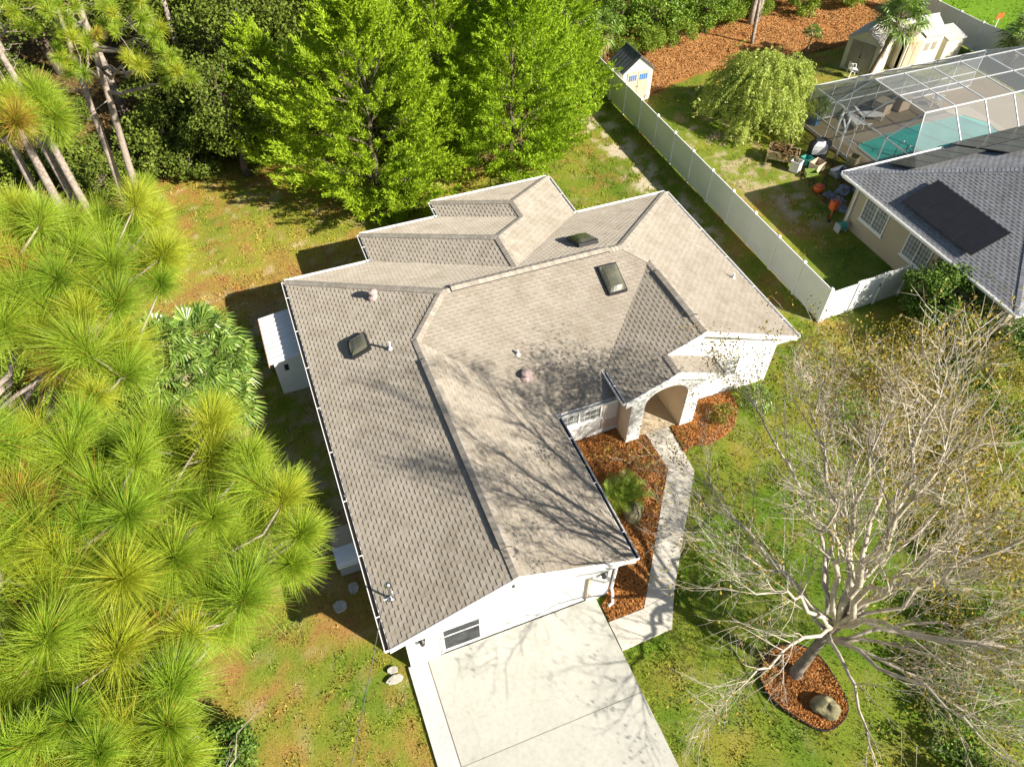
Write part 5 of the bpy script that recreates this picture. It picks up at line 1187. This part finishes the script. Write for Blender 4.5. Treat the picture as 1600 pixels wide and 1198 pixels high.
# ---- foliage clouds
def cloud(centres, radii, n, size, g, up=.4, asp=1.5, flat=.8, shell=.55):
    """n leaves round each centre, denser towards the shell"""
    m = len(centres); C = np.repeat(centres, n, 0); R_ = np.repeat(radii, n)
    d = unit(g.normal(size=(m*n, 3))); rr = R_*g.uniform(shell**2, 1, m*n)**.5*g.uniform(.8, 1.1, m*n)
    P = C+d*rr[:, None]*np.array([1, 1, flat])
    return quads(P, size, up=up, asp=asp, nrm=d*.9, g=g)
def branches(root, base, ends, r0, bark, g, h0=.25, name='trunk', n=6):
    mb = MB(); B = Vector(base); zc = sum(e[2] for e in ends)/len(ends); top = Vector((sum(e[0] for e in ends)/len(ends)*.5+B.x*.5, sum(e[1] for e in ends)/len(ends)*.5+B.y*.5, max(e[2] for e in ends)*.85))
    tr = limb(mb, B-Vector((0,0,.1)), top, r0, r0*.25, 0, 8, 8, .25, g)
    for e in ends:
        s = tr[max(2, min(6, int(8*(.25+.5*g.random()))))]
        limb(mb, s, e, r0*.32, r0*.06, .04, n, 5, .3, g)
    return mb.build(name, bark, root, True)
def broad(name, base, h, r, label, cat, mat, seed, nc=60, nl=90, leaf=.13, group=None, bark='bark_dark', low=.25, cr=.30, r0=None, asp=1.5):
    g = np.random.default_rng(seed); gr = random.Random(seed); root = thing(name, base, label, cat, group)
    u = unit(g.normal(size=(nc, 3))); k = g.uniform(.45, 1, nc)[:, None]**.6*g.uniform(.75, 1.1, (nc, 1))
    cz = h*(low+(1-low)/2); C = np.array([base[0], base[1], cz])+u*k*np.array([r, r, h*(1-low)/2])
    C[:, 2] = np.maximum(C[:, 2], cr*r*.6)
    R_ = g.uniform(.6, 1.2, nc)*cr*r
    ends = [tuple(c) for c in C[::max(1, nc//14)]]
    branches(root, base, ends, r0 or .035*h, bark, gr)
    npmesh('crown', cloud(C, R_, nl, leaf, g, asp=asp), 4, mat, root)
    return root
def copy_tree(src, loc, rz, sc, label, group=None):
    r = src.copy(); COL.objects.link(r); r.location = loc; r.rotation_euler.z = rz; r.scale = (sc, sc, sc*rnd.uniform(.9, 1.15)); r['label'] = label
    if group: r['group'] = group
    for ch in list(src.children):
        c = ch.copy(); COL.objects.link(c); c.parent = r; c.matrix_parent_inverse = ch.matrix_parent_inverse
    return r
def cedar(base, h, r, label, mat, seed, ns=420, nl=80, leaf=.085, lean=(0, 0), skirt=.5):
    g = np.random.default_rng(seed); gr = random.Random(seed); root = thing('cedar_tree', base, label, 'cedar tree')
    u = g.uniform(.02, 1, ns)**1.15; a = g.uniform(0, 2*math.pi, ns)
    lob = 1+.20*np.sin(3*a+seed)+.14*np.sin(7*a+u*9)+.12*np.sin(13*u+seed)
    Rm = r*np.minimum(1, (1-u)**.62*1.08)*np.clip(skirt+u*2.6, 0, 1)*lob; q = g.uniform(.3, 1, ns)**.45
    C = np.stack([base[0]+lean[0]*u+np.cos(a)*Rm*q, base[1]+lean[1]*u+np.sin(a)*Rm*q, u*h+.25], 1)
    d = unit(np.stack([np.cos(a), np.sin(a), .35+.9*u+g.uniform(-.2, .35, ns)], 1))
    L = (.55+.55*(1-u))*g.uniform(.7, 1.25, ns)
    m = ns*nl; Cc = np.repeat(C, nl, 0); dd = np.repeat(d, nl, 0); LL = np.repeat(L, nl)[:, None]
    t = g.uniform(-.8, 1, (m, 1)); side = g.normal(size=(m, 3)); side[:, 2] *= .55
    P = Cc+dd*t*LL*.9+side*(.10+.13*(1-t))*LL*.62
    V = sprays(P, dd+side*.35+np.array([0, 0, .25]), leaf*.62, 3.4, .55, g)
    mb = MB(); tp = Vector((base[0]+lean[0]*.9, base[1]+lean[1]*.9, h*.93)); tr = limb(mb, Vector(base)-Vector((0,0,.1)), tp, .016*h, .015, 0, 10, 8, .15, gr)
    for i in range(0, ns, max(1, ns//70)):
        s = tr[min(9, max(1, int(10*(C[i][2]/h-.12))))]; limb(mb, s, C[i], .03, .008, .02, 4, 4, .25, gr)
    mb.build('trunk', 'bark_dark', root, True); npmesh('crown', V, 4, mat, root); return root
cedar((6.0,25.8,0), 9.6, 6.0, 'largest bright yellow green cedar, left of the pair behind the house', 'cedar_yel', 31, 700, 130, .095, skirt=.32)
cedar((13.9,26.3,0), 9.4, 5.2, 'dense bright green cedar right of the pair, next to the white fence', 'cedar', 32, 700, 130, .095, skirt=.4)
cedar((10.3,27.8,0), 9.6, 3.9, 'taller cedar filling the space between and behind the two big ones', 'cedar_yel', 33, 420, 110, .095)
cedar((6.9,22.9,0), 2.9, 1.4, 'small bushy cedar at the feet of the big ones, closest to the back roof', 'cedar', 34, 110, 100, .075, skirt=.8)
cedar((1.4,31.0,0), 7.0, 2.8, 'narrow pale cedar on the left flank of the big cedar', 'cedar_yel', 35, 240, 100, .085)
cedar((18.8,31.6,0), 8.2, 3.2, 'cedar behind the fence end with fern like sprays, beside the palm', 'cedar', 36, 340, 110, .09)
cedar((15.5,36.5,0), 11, 4.2, 'tall yellowish cedar at the top edge behind the dense green cedar', 'cedar_yel', 37, 380, 100, .10)
cedar((7.5,36.5,0), 12, 4.4, 'tall cedar at the top edge behind the largest yellow green one', 'cedar_yel', 38, 400, 100, .10)

# ---- wood behind: leafy trees, copies of three builds
w1 = broad('leafy_tree', (1.0,34.5,0), 8.5, 3.2, 'dark leafy tree at the front of the wood just left of the big cedars', 'tree', 'leaf_dark', 41, 85, 130, .12, 'leafy trees of the back wood')
w2 = broad('leafy_tree', (-3.0,36.0,0), 5.0, 2.4, 'low dark leafy tree in the shade behind the left lawn', 'tree', 'leaf_dark', 42, 70, 120, .12, 'leafy trees of the back wood', low=.05)
w3 = broad('leafy_tree', (23.2,38.6,0), 7.5, 2.8, 'bright leafy tree close behind the pale fan palm, left of its neighbour', 'tree', 'leaf_mid', 43, 85, 130, .12, 'leafy trees of the back wood', low=.04)
gl = [((3.5,38),1.1,w1,'dark leafy tree directly behind the narrow pale cedar'), ((-1,42),1.2,w1,'dark leafy tree behind the thin pine trunk left of the cedars'), ((4,44),1.3,w1,'dark leafy tree at the top edge, left of the tall cedars'),
 ((-9,37),.6,w2,'small dark tree behind the left one of the two slender pines'), ((-12,39),.9,w2,'dark tree between the leaning pine trunk and the thick sunlit one'), ((-4,44),1.1,w1,'dark tree right of the straight pine trunk in the wood'),
 ((-10,46),1.3,w1,'dark tree right behind the thick sunlit pine trunk'), ((-15,34),1,w2,'low dark tree at the left edge above the leaning pine trunk'), ((0,50),1.4,w1,'deep dark tree at the top edge beside the two far pine trunks'),
 ((10,46),1.2,w1,'dark tree at the top edge between the two tall cedars'), ((15,48),1.3,w1,'dark tree at the top edge above the dense green cedar'), ((5,54),1.5,w1,'farthest dark tree above the largest yellow green cedar'), ((-6,54),1.5,w1,'farthest dark tree at the top edge above the slender pines'),
 ((-13,55),1.6,w1,'farthest dark tree in the upper left corner'), ((19,43),1.2,w1,'dark tree at the top edge left of the pale fan palm'), ((-17,44),1.3,w1,'dark tree cut by the left edge at the top'), ((20,53),1.4,w1,'farthest dark tree above the pale fan palm'), ((1.5,32),.62,w2,'low dark tree tucked between the narrow pale cedar and the lawn bushes'), ((-.3,29.6),.78,w1,'dark leafy tree nearest the back lawn, at the left of the cedars')]
for i, ((x, y), s, src, lb) in enumerate(gl): copy_tree(src, (x, y, 0), i*1.7, s, lb)
gm = [((25.2,36.6),.85,'bright leafy tree with low crown just right of the pale fan palm'), ((28.2,36.4),.9,'bright leafy tree at the top edge, second to the right of the pale fan palm'), ((32.2,36.2),.8,'bright leafy tree at the top edge above the middle of the straw'), ((26.5,45),1.1,'taller bright tree cut by the top edge right of the palm'),
 ((22,46),1.1,'bright tree cut by the top edge straight above the palm'), ((31,47),1.3,'farthest bright tree cut by the top edge above the weeping tree'), ((38,38.5),.9,'bright tree cut by the top edge left of the beige sheds'), ((42.5,39.5),.95,'bright tree cut by the top edge above the beige sheds'), ((46,40),.9,'bright tree at the top edge just left of the far white fence')]
for i, ((x, y), s, lb) in enumerate(gm): copy_tree(w3, (x, y, 0), 1+i*1.3, s, lb)
b1 = broad('understory_bush', (-3,30.5,0), 2.2, 1.5, 'foremost dark bush at the shaded edge of the back lawn', 'bush', 'leaf_dark', 51, 36, 110, .10, 'understory bushes', low=0, cr=.34)
b2 = broad('understory_bush', (-6.9,14.0,0), 2.4, 1.6, 'bright leafy bush left of the fan palms under the pines', 'bush', 'leaf_bright', 52, 44, 130, .085, 'understory bushes', low=0, cr=.32)
bl = [((-1,31.8),.9,'dark bush right of the foremost one along the back wood'), ((1.3,30.8),.8,'small dark bush touching the left skirt of the narrow pale cedar'), ((-5.2,31.5),1.2,'large dark bush just right of the slender pines'), ((-7.5,30.2),1.0,'dark bush between the slender pines and the three close trunks'),
 ((-4,33),1.4,'biggest dark bush, set back behind the large one by the pines'), ((-9.5,33),1.3,'dark bush behind the three close grey trunks'), ((-2,35),1.3,'dark bush set back in the wood under the thin pine trunk'), ((3.0,32.6),1.0,'dark bush hidden behind the narrow pale cedar'), ((-12,32),1.2,'dark bush left of the leaning pine trunk'),
 ((-14,30),1.2,'dark bush at the left edge by the leaning pine trunk'), ((-11.5,26),1.0,'dark bush in front of the leaning pine trunk'), ((20.5,33),.9,'dark bush between the fern like cedar and the pale fan palm'), ((18,29.8),.6,'low dark bush at the foot of the fern like cedar')]
for i, ((x, y), s, lb) in enumerate(bl): copy_tree(b1, (x, y, 0), i*2.1, s, lb)
bl = [((-8.8,12.8),1.1,'bright bush second to the left of the fan palms'), ((-8.6,15.5),1.0,'bright bush up left of the fan palms'), ((-6.0,12.0),.8,'small bright bush just below the fan palms'), ((-10.8,11.0),1.2,'bright bush by the foot of the grey trunk with broken branches'), ((-9,9.6),1.2,'bright bush below the grey trunk, in the needle gap'),
 ((-7.2,9.5),1.1,'bright bush straight below the fan palms by one bush'), ((-7.6,6),1.1,'bright bush under the tufts level with the lean-to shed'), ((-9.6,7.0),1.2,'bright bush at the left edge under the middle pine tufts'), ((-11.5,17.5),1.1,'bright bush at the left edge above the grey trunk'), ((-7.6,2.2),1.1,'bright bush under the tufts left of the stepping stones'),
 ((-10.5,19.8),1.2,'bright bush at the left edge below the close trunks'), ((-6.6,-.6),1.0,'bright bush at the bottom beside the dark green shrub'), ((-8.9,22),.9,'bright bush below the three close grey trunks'), ((-12.5,14),1.3,'bright bush left of the grey trunk with broken branches'),
 ((-10.3,24.2),1.0,'bright bush at the foot of the three close grey trunks'), ((-12.5,21.5),1.2,'bright bush at the left edge below the leaning trunk'), ((-5.9,16.6),.55,'smallest bright bush at the upper side of the fan palms')]
for i, ((x, y), s, lb) in enumerate(bl): copy_tree(b2, (x, y, 0), i*2.3, s, lb)
for i, ((x, y), s, lb) in enumerate([((27.2,34.8),.75,'bright bush in front of the low tree right of the pale fan palm'), ((29.6,35.4),.8,'bright bush on the straw straight above the weeping tree'), ((25.0,34.3),.6,'small bright bush between the fan palm and the straw'),
  ((34.8,36.8),.8,'bright bush at the back of the straw above the lawn shadow'), ((37.2,37.2),.7,'bright bush behind the straw left of the beige sheds'), ((40.6,36.4),.9,'bright bush behind the beige shed with the white chair'), ((44.6,36.0),.8,'bright bush by the far white fence behind the longer shed'), ((31.9,38.0),.9,'bright bush deep behind the middle of the straw')]):
    copy_tree(b2, (x, y, 0), i*1.9+.5, s, lb, 'bushes behind the pine straw')
for i, (b, t, r, lb) in enumerate([((34.5,33.4,0),(34.2,33.9,9),.13,'thin leaning pine trunk standing on the pine straw above the weeping tree'), ((36.2,36.2,0),(36.6,36.6,12),.2,'pair trunk on the left at the back of the straw'), ((36.9,36.4,0),(37.6,36.6,12),.2,'pair trunk on the right at the back of the straw'), ((30.8,37.4,0),(30.9,37.8,12),.2,'pine trunk behind the bright bushes above the weeping tree')]):
    pine(b, t, rtufts(t[0], t[1], 7.5 if i == 0 else 10, t[2]+.6, 2.2, 12, 60+i), lb, r0=r, seed=60+i, nn_=150, w=.014)
broad('shrub', (-4.9,-.2,0), 1.3, 1.0, 'dark green shrub at the bottom edge between the pines and the front lawn', 'bush', 'leaf_bush', 53, 30, 150, .06, low=0, cr=.36)
broad('shrub', (-5.4,-1.3,0), 1.2, .9, 'yellowish shrub low at the bottom edge beside the dark green one', 'bush', 'leaf_bright', 54, 26, 130, .06, low=0, cr=.36)
# drooping tree in the neighbour's yard
def willow(base, h, r, label, seed):
    g = np.random.default_rng(seed); gr = random.Random(seed); root = thing('weeping_tree', base, label, 'tree')
    nc = 330; a = g.uniform(0, 6.28, nc); q = np.sqrt(g.random(nc)); 
    lob = 1+.13*np.sin(3*a+1)+.1*np.sin(7*a)
    x = base[0]+1.1+np.cos(a)*q*r*lob*1.12; y = base[1]-.1+np.sin(a)*q*r*lob; z = h*(1-.62*q**2.2)+g.normal(0, .22, nc)-.35+.25*np.sin(5*a+q*6)
    C = np.stack([x, y, z], 1); nl = 150; m = nc*nl; Cc = np.repeat(C, nl, 0)
    t = g.random((m, 1)); out = np.stack([np.cos(np.repeat(a, nl)), np.sin(np.repeat(a, nl)), np.zeros(m)], 1)
    sp_ = np.repeat(g.normal(size=(nc*6, 3)), nl//6, 0)*.24
    P = Cc+out*.45*t+np.array([0, 0, -1.])*t**1.4*.5+sp_+g.normal(size=(m, 3))*.05
    P[:, 2] = np.maximum(P[:, 2], .15)
    ends = [tuple(c) for c in C[::18]]
    branches(root, base, ends, .14, 'bark_dark', gr); npmesh('crown', quads(P, .062, up=.3, asp=2.6, nrm=out*.6, g=g), 4, 'leaf_willow', root); return root
willow((27.9,24.6,0), 3.9, 2.65, 'broad weeping grey green tree standing alone between the fence and the pool cage', 61)
broad('round_bush', (26.4,6.7,0), 3.0, 1.95, 'big glossy round bush against the front corner of the tan house', 'bush', 'leaf_bush', 62, 90, 190, .075, low=0, cr=.27)
broad('shrub', (27.9,4.3,0), 1.9, 1.3, 'dark shrub at the right edge below the grey roof', 'bush', 'leaf_bush', 63, 40, 150, .07, low=0, cr=.33)
broad('shrub', (24.0,5.6,0), 1.5, 1.3, 'bronze leaved shrub below the short picket fence', 'bush', 'leaf_bronze', 64, 40, 110, .06, low=0, cr=.33)
broad('shrub', (26.0,3.2,0), 1.7, 1.5, 'bronze and yellow shrub at the right edge below the round bush', 'bush', 'leaf_bronze', 65, 46, 110, .06, low=0, cr=.33)
broad('shrub', (22.0,4.3,0), 1.2, 1.0, 'low loose yellow bronze shrub at the left end of the shrub row', 'bush', 'leaf_bronze', 66, 26, 90, .055, low=0, cr=.35)
broad('shrub', (24.2,1.6,0), 1.6, 1.5, 'dark green shrub behind the top branches of the bare tree', 'bush', 'leaf_bush', 67, 44, 130, .07, low=0, cr=.33)
broad('shrub', (21.5,-.4,0), 1.6, 1.6, 'bronze shrub at the right edge halfway down, seen through bare twigs', 'bush', 'leaf_bronze', 68, 44, 110, .06, low=0, cr=.33)
broad('shrub', (19.6,-3.0,0), 1.5, 1.6, 'yellow green shrub at the lower right edge under the bare tree', 'bush', 'leaf_bronze', 69, 40, 110, .06, low=0, cr=.33)
broad('shrub', (17.6,-5.2,0), 1.3, 1.4, 'dark shrub in the lower right corner beneath the bare branches', 'bush', 'leaf_bush', 70, 34, 120, .06, low=0, cr=.34)

broad('shrub', (15.4,-6.4,0), 1.0, 1.3, 'added dark low shrub right of the mulch ring near the bottom edge', 'bush', 'leaf_bush', 91, 30, 130, .06, low=0, cr=.36)  # low dark foliage, added with the next one to darken this corner
broad('shrub', (14.2,-8.2,0), .9, 1.1, 'added dark low shrub at the bottom edge right of the mulch ring', 'bush', 'leaf_bush', 92, 26, 130, .06, low=0, cr=.36)
broad('shrub', (19.8,1.6,0), 1.3, 1.3, 'golden bronze shrub in the open lawn below the long fence corner', 'bush', 'leaf_bronze', 93, 30, 90, .055, low=0, cr=.35)
broad('shrub', (22.9,2.4,0), 1.6, 1.4, 'golden bronze shrub behind the upper right twigs of the bare tree', 'bush', 'leaf_bronze', 94, 34, 100, .055, low=0, cr=.35)
# ---- palms
def fan_palm(base, th, nf, R_, label, seed, lean=(0, 0), tr=.16, skirt=6, mat='leaf_palm', pet=.9, name='palm_tree', cat='palm', stems=None, blades=30):
    g = np.random.default_rng(seed); gr = random.Random(seed); root = thing(name, base, label, cat)
    mt = MB(); fv = []; mid = []; pt = MB()
    for (bx, by, hh) in (stems or [(base[0], base[1], th)]):
        top = Vector((bx+lean[0], by+lean[1], hh)); limb(mt, (bx, by, -.05), top, tr*1.15, tr*.9, 0, 6, 9, .05, gr)
        for i in range(nf+skirt):
            old = i >= nf; a = i*2.399+gr.uniform(-.2, .2); e = math.radians(gr.uniform(-60, -25) if old else 82-95*(i/nf)**.8+gr.uniform(-8, 8))
            d = Vector((math.cos(a)*math.cos(e), math.sin(a)*math.cos(e), math.sin(e))); L = pet*R_*gr.uniform(.7, 1.1)
            hub = top+d*L+Vector((0, 0, -.18*L)); pt.tube([top, top+d*L*.5+Vector((0,0,.03)), hub], [.018, .014, .01], 4)
            side = d.cross(Vector((0, 0, 1))).normalized(); n_ = side.cross(d).normalized(); fr = R_*gr.uniform(.75, 1.05)*(.8 if old else 1)
            for k in range(blades):
                b = math.radians(-125+250*k/(blades-1)); dr = (d*math.cos(b)+side*math.sin(b)).normalized()
                p1 = hub+dr*fr*.55+n_*(.05*math.sin(k*2.1)); p2 = hub+dr*fr*(1-.25*abs(b)/2.2)+Vector((0, 0, -1))*fr*(.30 if not old else .5)*gr.uniform(.6, 1.3)
                s = (dr.cross(n_)).normalized()*fr*.036; u = n_*.012*(-1)**k
                fv += [hub, p1-s+u, p1, p1+s-u, p1-s+u, p2, p1+s-u, p1]; mid += [int(old)]*2
    mt.build('trunk', 'palm_trunk', root, True); pt.build('frond_stalks', 'wood', root)
    npmesh('fronds', np.array([tuple(v) for v in fv]), 4, [mat, 'leaf_palm_old'], root, mid=mid); return root
fan_palm((-3.9,14.2,0), .8, 19, 1.05, 'clump of fan palms on the lawn edge between the pines and the lean-to shed', 71, skirt=4, tr=.13, stems=[(-3.6,14.4,2.7),(-3.1,13.5,2.0),(-4.5,12.9,2.4),(-3.5,12.2,1.1),(-4.9,13.9,3.1)], cat='palm clump')
fan_palm((22.3,34.6,0), 2.4, 17, 1.15, 'fan palm with pale fronds behind the small dark roofed shed', 72, skirt=8, stems=[(21.6,34.6,2.8),(23.4,35.2,2.2),(21.0,33.2,1.2)])
fan_palm((38.35,26.14,0), 4.2, 22, 1.2, 'tall fan palm leaning in front of the beige sheds', 73, lean=(.5,-.5), skirt=5, tr=.12)
fan_palm((48.2,24.6,0), 2.2, 18, 1.15, 'shaggy palm with dead skirt at the right edge in front of the far fence', 74, lean=(.6,-.3), skirt=12, tr=.14)
fan_palm((32.1,22.9,0), 1.0, 13, .55, 'small potted palm inside the left corner of the pool cage', 75, skirt=0, tr=.06)
fan_palm((37.0,30.6,0), 1.5, 12, .5, 'tall thin plant by the left back corner of the shed with the chair', 76, skirt=0, tr=.05)
def sago(base, label, seed, L0=.85, nf=16):
    g = random.Random(seed); root = thing('spiky_plant', base, label, 'plant'); st = MB(); V = []
    for c in ((0,0),(.22,.28),(-.25,.22)):
        B = Vector(base)+Vector((c[0], c[1], .12))
        for i in range(nf):
            a = i*2.4+c[0]*9; e = math.radians(78-62*(i/nf)+g.uniform(-8, 8)); L = L0*g.uniform(.75, 1.1); pts = []
            for k in range(8):
                t = k/7; pts.append(B+Vector((math.cos(a)*math.cos(e)*L*t, math.sin(a)*math.cos(e)*L*t, math.sin(e)*L*t-.42*L*t*t)))
            st.tube(pts, [.010]*4+[.006]*4, 4)
            for k in range(1, 22):
                t = k/22; j = min(6, int(t*7)); p = pts[j].lerp(pts[j+1], t*7-j); d = (pts[j+1]-pts[j]).normalized(); s = d.cross(Vector((0,0,1))).normalized()
                for sg in (-1, 1):
                    dr = (d*.55+s*sg+Vector((0,0,.25))).normalized(); q = p+dr*.24*L*math.sin(math.pi*min(1,t+.12))**.6; w = d*.012
                    V += [p-w, p+w, q+w*.3, q-w*.3]
    mb = MB(); mb.lathe((base[0], base[1], -.02), [(.13,0),(.15,.1),(.1,.22)], 10); mb.build('stem', 'palm_trunk', root); st.build('frond_stalks', 'leaf_sago', root)
    npmesh('fronds', np.array([tuple(v) for v in V]), 4, 'leaf_sago', root)
sago((9.35,3.35,0), 'bright green spiky fronded plant in the bark bed between garage and walkway', 81, 1.3)
fan_palm((16.3,5.6,0), .3, 12, .5, 'small pale grassy palm in the bed below the gable window of the big house', 77, skirt=0, tr=.05)
broad('shrub', (14.6,5.3,0), .7, .55, 'low olive shrub in the bark bed right of the porch', 'bush', 'leaf_bronze', 78, 16, 90, .05, low=0, cr=.38)

# ---- the bare tree
def bare_tree():
    g = random.Random(12); root = thing('bare_tree', (11.32,-4.05,0), 'big nearly leafless tree with pale spreading branches over the front lawn', 'tree')
    tk = MB(); br = MB(); tw = MB(); tips = []
    F = Vector((11.5,-4.0,2.3)); B = Vector((11.32,-4.08,-.05))
    tk.tube([B, B+Vector((.02,.02,.25)), B.lerp(F, .5), F, F+Vector((.12,.05,.6)), F+Vector((.2,.02,1.5)), F+Vector((.34,.12,2.6))], [.27,.185,.155,.14,.125,.10,.07], 12)
    T_ = [(9.4,2.0,5.0),(8.0,-.6,6.0),(6.7,-5.0,4.8),(9.6,-8.4,3.6),(12.2,3.6,6.8),(12.4,1.6,9.2),(14.0,1.8,8.6),(15.2,.4,9.4),(16.4,-2.2,8.0),(17.4,-5.0,6.6),(16.0,-8.2,5.6),(12.6,-9.2,5.0),
         (11.3,-3.4,12.6),(12.9,-2.0,11.8),(9.3,-3.2,10.2),(14.4,-5.6,10.2),(17.2,-.4,5.8),(7.5,-3.2,7.6),(11.8,-7.6,8.8),(10.4,-.6,10.6),(14.6,-8.0,8.0),(9.4,-6.2,8.2),(15.6,3.2,5.6),(10.6,-5.2,11.4),(13.4,-.3,10.6)]
    T = [T_[i] for i in (0,1,2,3,4,5,6,7,8,9,10,11,12,13,14,15,16,17,18,22,23,24)]+[(15.2,-7.0,3.6),(14.2,-8.6,3.2),(16.6,-6.4,4.2),(17.4,-3.4,4.6)]
    def rv(): return Vector((g.gauss(0,1), g.gauss(0,1), g.gauss(0,1))).normalized()
    def fine(p, d, L, r, lvl):
        d = (d+rv()*.25+Vector((0,0,.04))).normalized(); q1 = p+d*L*.5; d2 = (d+rv()*.2+Vector((0,0,.06))).normalized(); q2 = q1+d2*L*.5
        tw.tube([p, q1, q2], [r, r*.7, r*.35], 3, cap=False)
        if lvl:
            for _ in range(2): t = g.uniform(.25, .95); s = p.lerp(q1, t*2) if t < .5 else q1.lerp(q2, t*2-1); fine(s, (d2+rv()*.9).normalized(), L*g.uniform(.4, .6), r*.6, lvl-1)
        else: tips.append(q2)
    for ti, t in enumerate(T):
        hi_ = t[2] > 8.9; few = t[1] < -6 and t[0] < 13; t = F+(Vector(t)-F)*((.93 if t[1] < -1.9 else .76) if hi_ else .84); h_ = g.uniform(.5, 2.5) if t.z > 6.5 else g.uniform(-.45, 1.2); st = F+Vector((.13*h_, .03*h_, h_)); L = (t-st).length; n = 9; pts = []; rs = []
        hor = Vector((t.x-st.x, t.y-st.y, 0))
        r0 = (.052+.0045*L) if hi_ else (.036+.0034*L)
        for i in range(n+1):
            s = i/n; p = st.lerp(t, s); p.z += .10*L*math.sin(math.pi*s)*(.4 if t.z > 8 else 1.)
            if 0 < i < n: p += rv()*.26*L/n
            pts.append(p); rs.append(r0*(1-s)**.8+.012)
        br.tube(pts, rs, 7)
        for i in range(3, n+1):
            for _ in range(1 if few else (3 if (hi_ and i > 5) or (t.y < -5 and t.x > 12) else 2 if i > 3 or g.random() < .5 else 1) if i < n else 4):
                d = ((pts[min(i,n)]-pts[i-1]).normalized()*1.2+rv()*.72+Vector((0,0,.08))).normalized(); l = g.uniform(1.1, 2.9)*(1.1-.4*i/n)*(.75 if hi_ else 1); p = pts[i]; sub = [p]; rr = min(rs[i]*.55, .025 if hi_ else .018)
                for k in range(4): d = (d+rv()*.16+Vector((0,0,.03))).normalized(); sub.append(sub[-1]+d*l/4)
                br.tube(sub, [rr, rr*.8, rr*.6, rr*.45, rr*.3], 4, cap=False)
                for k in range(1, 5):
                    for _ in range(g.choice((1, 2, 2)) if k < 4 else 2): fine(sub[k], (d*1.1+rv()*.75).normalized(), g.uniform(.5, 1.1), .0095 if hi_ else .007, 1)
    tk.build('trunk', 'bark_trunk', root, True); br.build('limbs', 'bark_bare', root, True); tw.build('twigs', 'bark_bare', root)
    gg = np.random.default_rng(5); P = np.array([tuple(p) for p in tips])
    w = .10+.95*sm(11.8, 15.0, P[:, 0])*sm(-8, -3, P[:, 1])+.5*sm(.8, 2.6, P[:, 1])+.12*sm(9, 12, P[:, 2])
    P = P[gg.random(len(P)) < w]
    C = np.repeat(P, 13, 0)+gg.normal(size=(len(P)*13, 3))*.15
    npmesh('leaves', quads(C, .048, up=.2, asp=1.7, g=gg), 4, 'catkin', root)
    print('bare tips', len(tips), 'tw verts', len(tw.v))
bare_tree()
for o in list(bpy.data.objects):
    if o.type == 'MESH' and o.name.startswith(('ground',)): pass
